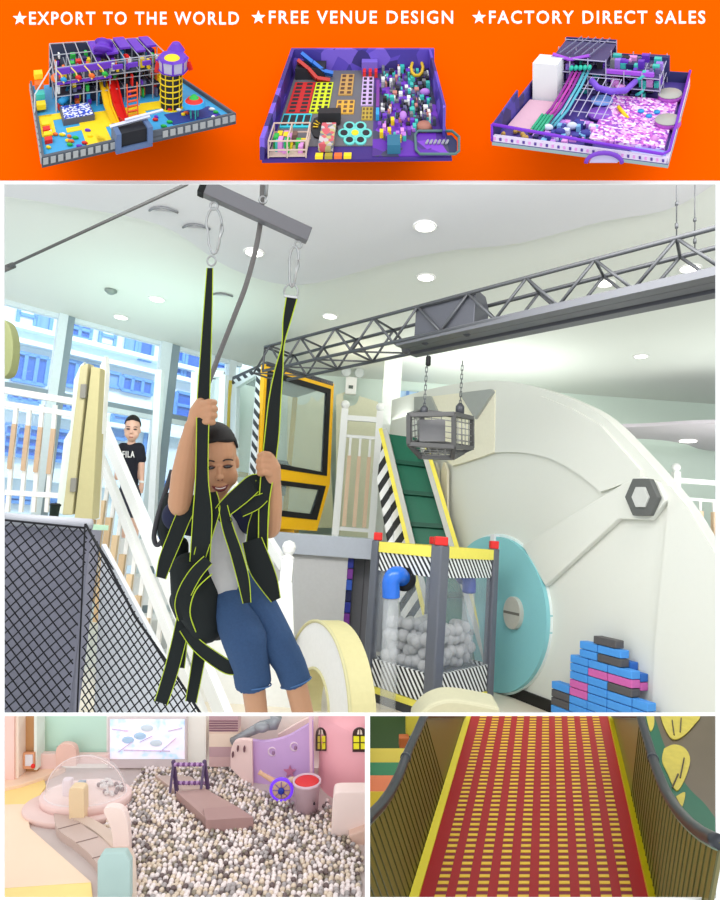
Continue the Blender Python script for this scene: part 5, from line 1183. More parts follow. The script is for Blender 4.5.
def screen_mat():
    m = bpy.data.materials.new('projected_picture'); m.use_nodes = True; nt = m.node_tree; b = nt.nodes['Principled BSDF']
    tc = nt.nodes.new('ShaderNodeTexCoord'); n = nt.nodes.new('ShaderNodeTexVoronoi'); n.inputs['Scale'].default_value = 55; nt.links.new(tc.outputs['Object'], n.inputs['Vector'])
    n2 = nt.nodes.new('ShaderNodeTexNoise'); n2.inputs['Scale'].default_value = 45; nt.links.new(tc.outputs['Object'], n2.inputs['Vector'])
    cr = nt.nodes.new('ShaderNodeValToRGB'); e = cr.color_ramp.elements
    e[0].position = .3; e[0].color = (.50, .70, .95, 1); e[1].position = .7; e[1].color = (.93, .75, .87, 1); k = e.new(.5); k.color = (.85, .88, 1, 1)
    nt.links.new(n2.outputs['Fac'], cr.inputs[0]); nt.links.new(cr.outputs[0], b.inputs['Emission Color']); b.inputs['Emission Strength'].default_value = .35
    nt.links.new(cr.outputs[0], b.inputs['Base Color']); return m
upr(110, 184.5, 759, 719.5, BX-.0215, .002, 'picture_area', screen_mat(), t)
m = MB(); [m.bar(P(x0, y0, BX-.0225), P(x1, y1, BX-.0225), .0035, .0012, UP) for x0, y0, x1, y1 in ((112, 729, 128, 731), (168, 731, 182, 728), (124, 750, 170, 751), (140, 742, 152, 736), (160, 752, 176, 738), (118, 752, 132, 742))]
m.build('picture_marks', M((226, 200, 226)), t)
m = MB(); [m.ell(P(x, y, BX-.022), (.012, .0012, .007), AX, mi=i % 2) for i, (x, y) in enumerate(((140, 736), (156, 743), (128, 740), (147, 728)))]; m.build('picture_glow', [M((190, 222, 250)), M((226, 240, 252))], t, True)
struct(upr(187, 206, 770, 715.5, BX-.01, .01, 'pillar_white', M((252, 248, 238), .6)))
t = thing('block_column', 'column of stacked beige and mauve striped blocks behind the ball pit', 'block column')
hs = [(716, 720, 3), (720, 732, 0), (732, 734, 1), (734, 747, 2), (747, 757, 3), (757, 767, 0)]
cc_ = [M((214, 178, 176)), M((238, 208, 188)), M((240, 216, 196)), M((196, 160, 164))]
for (a, b, k) in hs: upr(209, 238, b, a, BX-.03, .03, 'block', cc_[k], t, bevel=.0006)
m = MB(); [m.bar(P(209, 721+i*2.4, BX-.031), P(238, 721+i*2.4, BX-.031), .002, .0018, UP) for i in range(5)]; m.build('block_grooves', M((140, 100, 112)), t)
struct(upr(-20, 14, 785, 715.5, 1.16, .01, 'wall_pink', M((244, 202, 190), .6)))
t = thing('shelf_niche', 'narrow wooden niche with a small picture and a red toy at the far left', 'shelf')
upr(18, 37, 778, 715.5, 1.19, .02, 'niche_back', M((190, 140, 92)), t); upr(13.5, 18.5, 783, 715.5, 1.165, .04, 'niche_side', M((244, 224, 206)), t); upr(34, 37, 770, 715.5, 1.185, .03, 'niche_side', M((230, 236, 226)), t)
upr(23, 34, 769, 753, 1.18, .006, 'picture', M((226, 160, 120)), t); upr(25, 32.5, 766, 755, 1.178, .003, 'picture_face', M((224, 220, 226)), t)
MB().ell(P(33, 766, 1.17), (.004, .003, .0045), AX).build('red_toy', RED, t, True); m = MB(); m.cap(P(20, 732, 1.18), P(21, 735, 1.18), .002, .003); m.build('dark_hook', BLACK, t, True)
# low walls at the back left
upw = upr(38, 60, 772, 754, 1.20, .012, 'low_wall', PNKW, None, bevel=.001); tag(upw, 'low pink wall left of the rounded backrest before the mint wall', 'low wall')
o = upr(76, 108, 764, 755, 1.205, .012, 'low_wall', PNKW, None, bevel=.001); tag(o, 'low pink wall between the rounded backrest and the screen', 'low wall')
m = MB(); q = [P(x, y, 1.19) for x, y in smoothline([(56, 766), (56, 750), (60, 745), (66, 744), (73, 746), (76, 752), (76, 766)], 4)]; o = tag(m.prism(q, FW*.012).build('backrest', M((236, 194, 180), .6), None), 'rounded pink backrest standing in front of the mint wall', 'backrest')
# peach steps on the left
def slab(pts, h0, h1, name, mat, label, cat, par=None):
    m = MB(); m.prism([G(x, y, h0) for x, y in pts], UP*(h1-h0)); o = m.build(name, mat, par, bevel=.0012)
    if label: tag(o, label, cat)
    return o
MT = M((250, 220, 192), .5, var=.02)
slab([(-12, 905), (92, 905), (91, 884), (30, 830), (27, 806), (-12, 806)], .0, .004, 'floor_mat', MT, 'large peach floor mat at the lower left', 'floor mat')
t = thing('padded_step', 'peach and yellow padded steps at the left edge beyond the floor mat', 'steps')
m = MB(); m.prism([G(-12, 808), G(34, 806), G(46, 788), (G(44, 780)), G(-12, 797)], UP*.004); m.build('yellow_step', M((250, 216, 140), .5), t, bevel=.001)
m = MB(); m.prism([G(-12, 797), G(20, 790), G(44, 782), G(66, 772), G(-12, 772)], UP*.010); m.build('pink_step', M((246, 212, 184), .5), t, bevel=.001)
slab([(-12, 905), (93, 905), (91, 886), (60, 888), (-12, 893)], .004, .0052, 'floor_mat', M((250, 222, 140), .5), 'yellow strip of floor mat at the bottom left corner', 'floor mat')
# domed pod
t = thing('dome_pool', 'clear domed pod on a round pink base at the left of the ball pit', 'pod')
c = G(78, 808); rx = 50/f*dz(800)
def rdisc(m, c, r, h0, h1, mi=0, n=36):
    vs = []
    for rr_, h_ in ((r, h0), (r, h0+(h1-h0)*.8), (r*.985, h1)): vs += [c+RT*rr_*math.cos(2*math.pi*j/n)+FW*rr_*.62*math.sin(2*math.pi*j/n)+UP*h_ for j in range(n)]
    return m.add(vs, [(i*n+j, i*n+(j+1) % n, (i+1)*n+(j+1) % n, (i+1)*n+j) for i in range(2) for j in range(n)]+[tuple(range(n-1, -1, -1)), tuple(2*n+j for j in range(n))], mi)
m = MB(); rdisc(m, c-FW*.005, rx*1.02, 0, .010); m.build('base_step', M((240, 208, 200), .5), t, True)
m = MB(); rdisc(m, c+RT*.012+FW*.004, rx*.88, .010, .024); m.build('base_ring', M((246, 214, 208), .5), t, True)
m = MB(); rdisc(m, c+RT*.012+FW*.004, rx*.80, .024, .0248); m.build('cushion', M((248, 222, 216), .5), t, True)
dc = c+RT*.012+FW*.004+UP*.024; rd = rx*.78
m = MB(); prof = [(rd*math.cos(a), rd*.98*math.sin(a)) for a in [i*math.pi/2/10 for i in range(11)]]; 
vs = []; n = 32
for r_, h_ in prof: vs += [dc+RT*r_*math.cos(2*math.pi*j/n)+FW*r_*.62*math.sin(2*math.pi*j/n)+UP*h_*.95 for j in range(n)]
m.add(vs, [(i*n+j, i*n+(j+1) % n, (i+1)*n+(j+1) % n, (i+1)*n+j) for i in range(10) for j in range(n)]); m.build('clear_dome', glass((245, 235, 235), .22, .05, 'clear_dome_plastic'), t, True)
m = MB(); m.tube([dc+(RT*math.cos(a)+FW*.62*math.sin(a))*rd for a in [i*2*math.pi/32 for i in range(32)]], .0016, 6, closed=True)
m.tube([dc-RT*rd*math.cos(a)-FW*rd*.02+UP*rd*.95*math.sin(a) for a in [i*math.pi/16 for i in range(0, 17)]], .0009, 6); m.build('dome_rim', M((244, 226, 224), .4), t, True)
m = MB(); rr = random.Random(2)
for q in range(40): a = rr.uniform(-.4, 1.3); r_ = rr.uniform(.4, .92)*rd; m.ell(dc+RT*r_*math.cos(a)+FW*r_*.62*math.sin(a)+UP*.004, .0038, AX, 8, 6, rr.choice((0, 0, 1)))
o = m.build('pod_balls', [M((230, 222, 220)), M((150, 130, 130))], t, True); o['kind'] = 'stuff'
m = MB(); m.box(dc+RT*(-.012)+FW*.01+UP*.008, (.012, .01, .014), AX); m.build('toy_block', M((150, 170, 190)), t); 
MB().box(c-RT*0.008-FW*.02+UP*.048, (.016, .012, .03), AX).build('inner_seat', M((240, 224, 230)), t, bevel=.003)
def archseat(px_, d, th, name, mat, label):
    m = MB(); m.prism([P(x, y, d) for x, y in smoothline(px_, 4)], FW*th); o = m.build(name, mat, None, bevel=.001); return tag(o, label, 'seat')
archseat([(69, 823), (68.5, 800), (69, 790), (72, 788), (80, 788), (83.5, 791), (84, 802), (84, 822)], 1.03, .018, 'padded_stool', M((238, 210, 170), .5), 'cream upright stool in front of the domed pod')
archseat([(113, 852), (112, 835), (108, 822), (103.5, 812), (106, 808), (114, 807), (122, 810), (127, 820), (129, 838), (129, 856)], .955, .012, 'padded_stool', M((248, 224, 216), .5), 'white arched stool at the end of the curved bench')
# curved bench
t = thing('curved_bench', 'long curved taupe bench winding along the left edge of the ball pit', 'bench')
pa = smoothline([(62, 822), (66, 838), (82, 850), (98, 864), (108, 880), (110, 905)], 5); wv = []
L_ = [G(x-8, y, 0) for x, y in pa]; R_2 = [G(x+16, y-6, 0) for x, y in pa]
m = MB(); k = len(pa); vs = []
for i in range(k): vs += [L_[i], R_2[i], R_2[i]+UP*.014, L_[i]+UP*.014]
m.add(vs, [(i*4+j, i*4+(j+1) % 4, i*4+4+(j+1) % 4, i*4+4+j) for i in range(k-1) for j in range(4)]+[(3, 2, 1, 0), tuple(k*4-4+j for j in range(4))]); m.build('bench_pad', M((206, 182, 172), .5), t)
pa = smoothline([(80, 824), (96, 832), (110, 842), (122, 854), (132, 866), (134, 905)], 5); k = len(pa); vs = []
for i in range(k): x, y = pa[i]; vs += [G(x-10, y+3), G(x+3, y), G(x+3, y, .016), G(x-10, y+3, .016)]
m = MB(); m.add(vs, [(i*4+j, i*4+(j+1) % 4, i*4+4+(j+1) % 4, i*4+4+j) for i in range(k-1) for j in range(4)]+[(3, 2, 1, 0), tuple(k*4-4+j for j in range(4))]); m.build('bench_back', M((216, 192, 176), .5), t)
m = MB(); [m.bar(G(x-8, y, .0145), G(x+14, y-6, .0145), .0012, .0008, UP) for x, y in ((66, 838), (84, 852), (100, 868))]; m.build('seam', M((150, 128, 120)), t)
m = MB(); q = [P(97, 862, .845), P(102, 853, .845), P(125, 852.5, .845), P(130, 862, .845), P(130, 909, .845), P(97, 909, .845)]; q2_ = [p+FW*.03 for p in q]
o = m.prism(q, FW*.012).build('padded_block', M((176, 200, 194), .5), None, bevel=.002); tag(o, 'sage green padded block at the bottom end of the curved bench', 'padded block')
# brown platform with roller frame
t = thing('foam_walkway', 'brown foam walkway lying across the balls, ending in a square block', 'walkway')
WB = M((178, 144, 138), .5, var=.03)
def quadbox(px_, h0, h1, name, mat, par):
    m = MB(); m.prism([G(x, y, h0) for x, y in px_], UP*(h1-h0)); return m.build(name, mat, par, bevel=.001)
hh = .028
def Gt(x, y, h): return None
def topq(px_, h, name, mat, par):
    """box given by the pixels of its top face at height h"""
    pts = []
    for x, y in px_:
        d = (ZF-h)*f/(y-450); pts.append(P(x, y, d))
    return MB().prism(pts, -UP*h).build(name, mat, par, bevel=.0008)
topq([(206, 820), (253.5, 817), (236.5, 805.5), (203, 808)], .024, 'end_block', M((172, 136, 132), .5, var=.03), t)
topq([(205.5, 817.5), (236.5, 806), (205.5, 788.5), (176, 791.5)], .020, 'main_slab', WB, t)
topq([(176, 791), (207, 788), (190, 776), (155, 775)], .012, 'ramp_slab', M((206, 180, 168), .5), t)
t = thing('roller_frame', 'purple A-frame with two beaded rollers standing over the foam walkway', 'roller')
PD = M((88, 66, 100), .4); dd_ = 1.135
base = .02
for x in (173.5, 204.5):
    m = MB(); tp_ = P(x, 762, 1.13)
    for ex in (-3.5, 3.5):
        m.bar(P(x+ex, 793 if x < 190 else 789, 1.11 if ex < 0 else 1.12), tp_, .0045, .006)
    m.ell(tp_, .0042, AX, 10, 8)
    m.build('side_frame', PD, t)
for yy in (764.5, 783):
    m = MB()
    for i in range(11): m.ell(P(175.5+i*2.75, yy, 1.128), (.0034, .0038, .0038), AX, 10, 8, i % 2)
    m.tube([P(173, yy, 1.128), P(205, yy, 1.128)], .0018, 8); m.build('beaded_roller', [M((190, 150, 196), .4), M((120, 74, 130), .4)], t, True)
# castle
CP_ = M((240, 168, 176), .5, var=.02)
t = thing('castle_tower', 'round pink castle tower with arched yellow windows at the right of the ball pit', 'tower')
cx_ = 372; dtw = 1.13
m = MB(); cB = P(cx_, 806, 1.10+.10); r_ = 58/f*1.1
m.lathe(P(cx_, 812, 1.19), UP, [(r_*1.04, -.01), (r_*1.02, .04), (r_*.985, .1), (r_, .1835)], 48); m.build('tower_wall', CP_, t, True)
cdir = lambda x: None
def onTower(x, y, off=0.0):
    """pixel on the tower's round wall"""
    v = ray(x, y); a = UP; C_ = P(cx_, 812, 1.19); R__ = r_+off
    o_ = CAM-C_; o_ = o_-a*o_.dot(a); w = v-a*v.dot(a); A__ = w.dot(w); B__ = 2*o_.dot(w); C2 = o_.dot(o_)-R__*R__
    k = (-B__-math.sqrt(max(0, B__*B__-4*A__*C2)))/(2*A__); return CAM+v*k
for (x0, x1, y0, y1, nm) in ((315.5, 326, 728, 751, ''), (352.5, 367, 728, 752, '')):
    m = MB(); xm = (x0+x1)/2; out = [(x0, y1), (x0, y0+7)]+[(xm-(x1-x0)/2*math.cos(a), y0+7-7*math.sin(a)) for a in [i*math.pi/8 for i in range(1, 8)]]+[(x1, y0+7), (x1, y1)]
    pts = [onTower(x, y, .0012) for x, y in out]; wf = m.prism(pts, FW*.004).build('window_frame', M((64, 40, 36)), t)
    m = MB(); w = (x1-x0); 
    for i in range(2):
        for j in range(2):
            xa_ = x0+1+i*w/2; xb_ = x0+w/2-.6+i*w/2; ya_ = y0+8.5+j*7; yb_ = ya_+5.6
            m.prism([onTower(xa_, ya_, .003), onTower(xb_, ya_, .003), onTower(xb_, yb_, .003), onTower(xa_, yb_, .003)], FW*.002)
    m.build('yellow_pane', M((246, 236, 40), .4), wf)
    m = MB(); m.prism([onTower(xm-2.6, y0+6.5, .003), onTower(xm-2, y0+3, .003), onTower(xm-.5, y0+1.8, .003), onTower(xm-.5, y0+6.5, .003)], FW*.002); m.prism([onTower(xm+2.6, y0+6.5, .003), onTower(xm+2, y0+3, .003), onTower(xm+.5, y0+1.8, .003), onTower(xm+.5, y0+6.5, .003)], FW*.002); m.build('arch_pane', M((240, 220, 200)), wf)
t = thing('castle_wall', 'wavy pink and lilac castle wall with round holes behind the toy cannon', 'low wall')
dw_ = 1.14; wallpts = smoothline([(252, 741), (265, 742), (285, 738), (300, 730), (312, 722), (313, 716)], 5)
pw = lambda x, y: P(x, y, dw_+(x-312)/60*-.03)
m = MB(); m.prism([pw(x, y) for x, y in wallpts]+[pw(314, 790), pw(252, 792)], FW*.010); m.build('lilac_panel', M((206, 168, 216), .5, var=.02), t)
m = MB(); q = smoothline([(230.5, 766), (231, 750), (235, 742), (243, 740), (252, 741)], 5); m.prism([P(x, y, dw_+.03-(x-230)*.0006) for x, y in q]+[P(253, 790, dw_+.016), P(230.5, 768, dw_+.03)], FW*.010); m.build('pink_panel', M((238, 206, 200), .5, var=.02), t)
m = MB()
for x, y, rx_, ry_ in ((233, 754, .9, 3), (238, 748, .9, 3), (244.5, 748.5, .9, 3.2)): m.prism([P(x+rx_*math.cos(a), y+ry_*math.sin(a), dw_+.0165-(x-230)*.0006+.0125) for a in [i*.63 for i in range(10)]], -FW*.004)
m.build('slot_hole', M((110, 72, 80)), t)
for x, y in ((272.5, 751.5), (294.5, 746.5)):
    MB().lathe(pw(x, y)+FW*.003, -FW, [(.0088, 0), (.0088, .0042), (.0068, .005), (.006, .001)], 20).build('round_hole', M((232, 206, 222)), t, True)
    m = MB(); m.ell(pw(x+1, y+1)-FW*.002, (.003, .002, .0042), AX); m.build('hole_blob', M((156, 118, 150)), t, True)  # darker mauve blob set in each round hole
m = MB(); m.prism([pw(290+6.5*(1 if i % 2 == 0 else .42)*math.sin(i*math.pi/5), 771-6.5*(1 if i % 2 == 0 else .42)*math.cos(i*math.pi/5))-FW*.001 for i in range(10)], -FW*.003); m.build('starfish', M((196, 120, 150)), t)
m = MB(); m.bar(P(310.5, 716, dw_-.012), P(311.5, 785, dw_-.02), .005, .006, up=FW); m.build('corner_post', M((232, 190, 206)), t)
m = MB(); m.tube([P(x, y, d_q) for x, y, d_q in ((232, 742, 1.2), (246, 734, 1.2), (262, 726, 1.2), (274, 724, 1.2), (276, 716.5, 1.2))], [.008, .008, .010, .012, .012], 12)
m.ell(P(262, 727, 1.19), (.015, .012, .010), AX); tag(m.build('slide_pipe', M((156, 158, 162), .35, .3), None, True), 'grey pipe slide above the castle wall', 'pipe')
m = MB(); m.prism([P(278, 735, 1.21), P(300, 722, 1.21), P(313, 716, 1.21), P(313, 740, 1.21), P(278, 742, 1.21)], FW*.008); tag(m.build('ramp_panel', M((244, 216, 208)), None), 'pale pink sloping panel behind the castle wall', 'panel')
# cannon
t = thing('toy_cannon', 'toy cannon with glowing purple wheel and wooden barrel beside the castle wall', 'toy cannon')
dc_ = 1.10; cw = P(281.5, 789.5, dc_)
m = MB(); m.tube([cw+RT*.0185*math.cos(a)+UP*.0185*math.sin(a) for a in [i*math.pi/14 for i in range(28)]], .0030, 8, closed=True); m.build('wheel_rim', emit((120, 60, 240), .9, 'purple_led'), t, True)
MB().lathe(cw+FW*.002, -FW, [(.0162, 0), (.0162, .004), (.012, .0045)], 24).build('wheel_disc', M((214, 178, 150)), t, True)
m = MB(); [m.bar(cw-FW*.003, cw-FW*.003+(RT*math.cos(a)+UP*math.sin(a))*.015, .0016) for a in [i*math.pi/4 for i in range(8)]]; m.build('spokes', M((150, 110, 170)), t)
MB().lathe(cw-FW*.003, -FW, [(.0055, 0), (.0055, .004), (.003, .005)], 16).build('hub', M((40, 60, 170)), t, True)
MB().tube([P(259, 772, dc_+.01), P(262, 774, dc_+.01), P(277, 783, dc_+.005), P(284, 787, dc_+.002)], [.0045, .0036, .0052, .006], 12).build('barrel', M((222, 176, 140)), t, True)
MB().ell(P(293, 780, dc_+.004), (.010, .006, .0055), AX).build('breech', M((206, 176, 150)), t, True)
# bucket
t = thing('toy_bucket', 'pale mauve bucket with a red rim standing in the balls', 'bucket')
cb_ = G(307, 812)+UP*.004
MB().lathe(cb_, UP, [(.019, 0), (.0225, .046), (.0245, .047), (.0245, .051), (.022, .051), (.021, .044)], 28).build('bucket_body', M((222, 192, 204), .5), t, True)
m = MB(); m.ell(cb_+UP*.049+FW*.0, (.021, .021, .003), AX); m.build('red_filling', M((220, 40, 44), .5), t, True)
MB().lathe(cb_+UP*.022+RT*.014-FW*.0185, -FW, [(.002, 0), (.002, .003)], 12).build('dark_button', M((60, 40, 50)), t, True)
# pale panel in front
o = MB().prism([P(x, y, 1.0) for x, y in smoothline([(331, 836), (332, 812), (333.5, 796), (338, 792.5), (350, 792), (380, 792)], 4)]+[P(380, 840, 1.0)], FW*.03).build('padded_divider', M((244, 220, 212), .5), None, bevel=.002); tag(o, 'pale pink padded panel at the right edge of the ball pit', 'padded panel')
o = MB().prism([P(348, 836, .985), P(375, 826, .985), P(375, 872, .985), P(366, 866, .985)], FW*.03).build('padded_step', M((226, 190, 172), .5), None, bevel=.002); tag(o, 'small peach step below the pale panel at the right edge', 'step')
# balls
rr = random.Random(12); BR = .0040
bcol = [('white', M((246, 232, 228), .35, var=.02)), ('grey', M((176, 166, 164), .35)), ('dark brown', M((112, 94, 92), .4)), ('cream', M((226, 206, 184), .35)), ('olive grey', M((150, 138, 120), .4))]
wts = [0, 0, 0, 0, 0, 1, 1, 3, 3, 3, 2, 4]
def inside(x, y, poly):
    c = False; j = len(poly)-1
    for i in range(len(poly)):
        if (poly[i][1] > y) != (poly[j][1] > y) and x < (poly[j][0]-poly[i][0])*(y-poly[i][1])/(poly[j][1]-poly[i][1])+poly[i][0]: c = not c
        j = i
    return c
pit = [(134, 905), (133, 868), (124, 852), (100, 830), (84, 818), (118, 800), (122, 785), (110, 771), (240, 768), (252, 790), (318, 812), (330, 800), (332, 838), (350, 840), (363, 862), (363, 905)]
holes = [[(206, 831), (252, 832), (236, 815), (203, 800), (180, 803)], [(176, 800), (205, 825), (206, 815), (200, 790), (176, 785), (158, 778)], [(292, 806), (322, 806), (322, 815), (292, 815)]]
Lb = []
d_ = .862
while d_ < 1.225:
    yy = 450+ZF*f/d_
    xx = -.42+rr.random()*BR
    while xx < .02:
        px_ = 360+xx*f/d_
        if inside(px_, yy, pit) and not any(inside(px_, yy, h) for h in holes):
            Lb.append((CAM+RT*(xx+rr.uniform(-.0012, .0012))+FW*(d_+rr.uniform(-.0012, .0012))-UP*(ZF-BR*.7-rr.random()*BR*1.1), rr.choice(wts), d_))
        xx += BR*1.92
    d_ += BR*1.75
Lb.sort(key=lambda q: q[2]); protos = {}
def ico():
    me = bpy.data.meshes.new('ball'); bm = bmesh.new(); bmesh.ops.create_icosphere(bm, subdivisions=2, radius=BR); bm.to_mesh(me); bm.free(); me.shade_smooth(); return me
base_i = ico(); bv = [v.co.copy() for v in base_i.vertices]; bf = [tuple(p.vertices) for p in base_i.polygons]
for p, k, _ in Lb[:300]:
    if k not in protos:
        me = base_i.copy(); me.materials.append(bcol[k][1]); o = bpy.data.objects.new('pit_ball', me); COL.objects.link(o); protos[k] = o
    else: o = protos[k].copy(); COL.objects.link(o)
    o.location = p; tag(o, 'small %s ball in the nearest rows of the ball pit' % bcol[k][0], 'ball', 'nearest %s balls of the ball pit' % bcol[k][0])
bmi = bmesh.new(); bmesh.ops.create_icosphere(bmi, subdivisions=1, radius=BR*1.02); iv = [v.co.copy() for v in bmi.verts]; fi = [tuple(v.index for v in p.verts) for p in bmi.faces]; bmi.free()
vs = []; fs = []; ms = []
for p, k, _ in Lb[300:]:
    o_ = len(vs); vs += [tuple(p+v) for v in iv]; fs += [tuple(i+o_ for i in q) for q in fi]; ms += [k]*len(fi)
me = bpy.data.meshes.new('pit_balls'); me.from_pydata(vs, [], fs); [me.materials.append(c[1]) for c in bcol]; me.polygons.foreach_set('material_index', ms); me.shade_smooth()
tag(link('pit_balls', me), 'mass of small white, grey and brown balls filling the rest of the pit', 'balls', None, 'stuff')

def trim(names, planes):
    for o in [bpy.data.objects[n] for n in names]:
        if o.type != 'MESH' or o.data.users > 1: continue
        for (pt, n) in planes:
            if not any((v.co+o.location-pt).dot(n) > 0 for v in o.data.vertices): continue
            bm = bmesh.new(); bm.from_mesh(o.data)
            r = bmesh.ops.bisect_plane(bm, geom=bm.verts[:]+bm.edges[:]+bm.faces[:], dist=1e-6, plane_co=pt-o.location, plane_no=n, clear_outer=True)
            es = [e for e in bm.edges if e.is_boundary]
            if es: bmesh.ops.holes_fill(bm, edges=es, sides=0)
            bm.to_mesh(o.data); bm.free()
nl = (RT-ray(367.2, 450)*0+FW*(-(367.2-360)/f)).normalized(); nt_ = (UP+FW*((715.0-450)/f)).normalized()
trim([o.name for o in bpy.data.objects if o.name not in before], [(CAM, nl), (CAM, nt_)])
before = set(o.name for o in bpy.data.objects)
m = MB(); m.prism([P(367, 720, .81), P(367, 720, 1.95), P(367, 900, 1.95), P(367, 900, .81)], RT*.0012); struct(m.build('trim_3', M((240, 240, 240))))

dn_, df_ = 1.10, 1.86
SA, SBb = P(418.6, 899, dn_), P(648.5, 899, dn_); SC, SD = P(607.5, 715, df_), P(471.5, 715, df_)
sn = (SBb-SA).cross(SD-SA).normalized()
if sn.dot(UP) < 0: sn = -sn
def sl(u, v, h=0):
    """u across, v along the slide (0 near, 1 far)"""
    return (SA.lerp(SBb, u)).lerp(SD.lerp(SC, u), v)+sn*h
t = thing('slide', 'wide red slide with rows of yellow dashes and yellow edges', 'slide')
RD = M((156, 4, 10), .42, var=.06, scale=60, spec=.3); YD = M((226, 184, 44), .4, var=.04)
m = MB(); m.prism([sl(0, -.04), sl(1, -.04), sl(1, 1), sl(0, 1)], -sn*.012); bed = m.build('slide_bed', RD, t)
m = MB(); m2 = MB(); ncol = 10; nrow = 43
for c in range(ncol):
    uc = .045+(c+.5)*(.91/ncol); w = .024
    for r_k in range(nrow):
        v0 = (r_k+.1)/nrow; v1 = v0+.42/nrow
        # rows are evenly spaced in length
        m.add([sl(uc-w, v0, .0012), sl(uc+w, v0, .0012), sl(uc+w, v1, .0012), sl(uc-w, v1, .0012), sl(uc-w, v0, -.001), sl(uc+w, v0, -.001), sl(uc+w, v1, -.001), sl(uc-w, v1, -.001)], [(0, 1, 2, 3), (7, 6, 5, 4), (0, 4, 5, 1), (1, 5, 6, 2), (2, 6, 7, 3), (3, 7, 4, 0)])
        m2.add([sl(uc-w*1.05, v1, .0006), sl(uc+w*1.05, v1, .0006), sl(uc+w*1.05, v0+.95/nrow, .0006), sl(uc-w*1.05, v0+.95/nrow, .0006), sl(uc-w*1.05, v1, -.001), sl(uc+w*1.05, v1, -.001), sl(uc+w*1.05, v0+.95/nrow, -.001), sl(uc-w*1.05, v0+.95/nrow, -.001)], [(0, 1, 2, 3), (7, 6, 5, 4), (0, 4, 5, 1), (1, 5, 6, 2), (2, 6, 7, 3), (3, 7, 4, 0)])
m.build('dash_pattern', YD, bed); m2.build('groove_pattern', M((120, 8, 22), .4), bed)
for u0_, u1_ in ((-.036, .0), (1.0, 1.032)):
    m = MB(); m.prism([sl(u0_, -.04, .012), sl(u1_, -.04, .004), sl(u1_, 1, .004), sl(u0_, 1, .012)], -sn*.014); m.build('edge_strip', M((216, 200, 12), .35, var=.02), t)
# side walls
OL = M((122, 116, 58), .35, var=.06, scale=12, spec=.5); OL2 = M((84, 82, 40), .4)
def side(px_top, usign, label):
    t = thing('slide_side_wall', label, 'side wall')
    return t
def pxy(p):
    q = p-CAM; d = q.dot(FW); return 360+f*q.dot(RT)/d, 450-f*q.dot(UP)/d
def xcurve(cv, y):
    for (xa_, ya_), (xb_, yb_) in zip(cv, cv[1:]):
        if min(ya_, yb_) <= y <= max(ya_, yb_): return xa_+(xb_-xa_)*(y-ya_)/((yb_-ya_) or 1e-6)
    return cv[0][0] if abs(y-cv[0][1]) < abs(y-cv[-1][1]) else cv[-1][0]
def ribwall(name_label, u, wdir, cv, sgn, mat, matr, v0, vrib, nrib):
    t = thing('slide_side_wall', name_label, 'side wall'); K = 48; lo_, hi = [], []
    for i in range(K+1):
        v = v0+(1-v0)*i/K; p = sl(u, v, .004); h = .0
        while h < .45:
            x, y = pxy(p+wdir*h)
            if (x-xcurve(cv, y))*sgn > 0 or y < 715.2: break
            h += .001
        lo_.append(p); hi.append(p+wdir*max(h, .012))
    vs = []; sd_ = RT*sgn*.006
    for a_, b_ in zip(lo_, hi): vs += [a_, b_, b_+sd_, a_+sd_]
    k = K+1
    MB().add(vs, [(i*4+j, i*4+(j+1) % 4, i*4+4+(j+1) % 4, i*4+4+j) for i in range(k-1) for j in range(4)]+[(3, 2, 1, 0), tuple(k*4-4+j for j in range(4))]).build('wall_panel', mat, t)
    m = MB()
    for i in range(nrib):
        k_ = i/nrib*vrib*K; a_ = int(k_); fr_ = k_-a_; m.bar(lo_[a_].lerp(lo_[a_+1], fr_)-RT*sgn*.0004, hi[a_].lerp(hi[a_+1], fr_)-RT*sgn*.0004, .0022, .0016)
    m.build('ribs', matr, t)
    hh_ = [q for q in hi if pxy(q)[1] > 714]
    MB().tube(hh_, .0088, 10).build('handrail', M((42, 46, 52), .35, spec=.6), t, True)
    MB().tube([q-UP*.0085-RT*sgn*.004 for q in hh_], .0014, 6).build('rail_edge', M((130, 150, 130), .4), t, True)
    j_ = min(range(1, len(hh_)-1), key=lambda q: abs(pxy(hh_[q])[1]-757))
    MB().lathe(hh_[j_], hh_[j_+1]-hh_[j_], [(.0102, -.003), (.0102, .003)], 14).build('rail_joint', M((66, 70, 76), .4), t, True)
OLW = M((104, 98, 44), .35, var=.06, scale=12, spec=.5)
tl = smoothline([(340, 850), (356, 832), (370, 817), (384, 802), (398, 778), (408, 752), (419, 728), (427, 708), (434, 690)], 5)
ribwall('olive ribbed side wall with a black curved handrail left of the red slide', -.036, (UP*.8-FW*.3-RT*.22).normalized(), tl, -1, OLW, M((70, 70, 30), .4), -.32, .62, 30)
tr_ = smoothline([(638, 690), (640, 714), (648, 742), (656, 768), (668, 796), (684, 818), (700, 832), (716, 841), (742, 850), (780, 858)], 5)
ribwall('olive ribbed side wall with a black curved handrail right of the red slide', 1.032, (UP*.8-FW*.3-RT*.06).normalized(), tr_, 1, M((118, 110, 56), .35, var=.06, scale=12, spec=.5), M((84, 84, 40), .4), -.32, .58, 28)
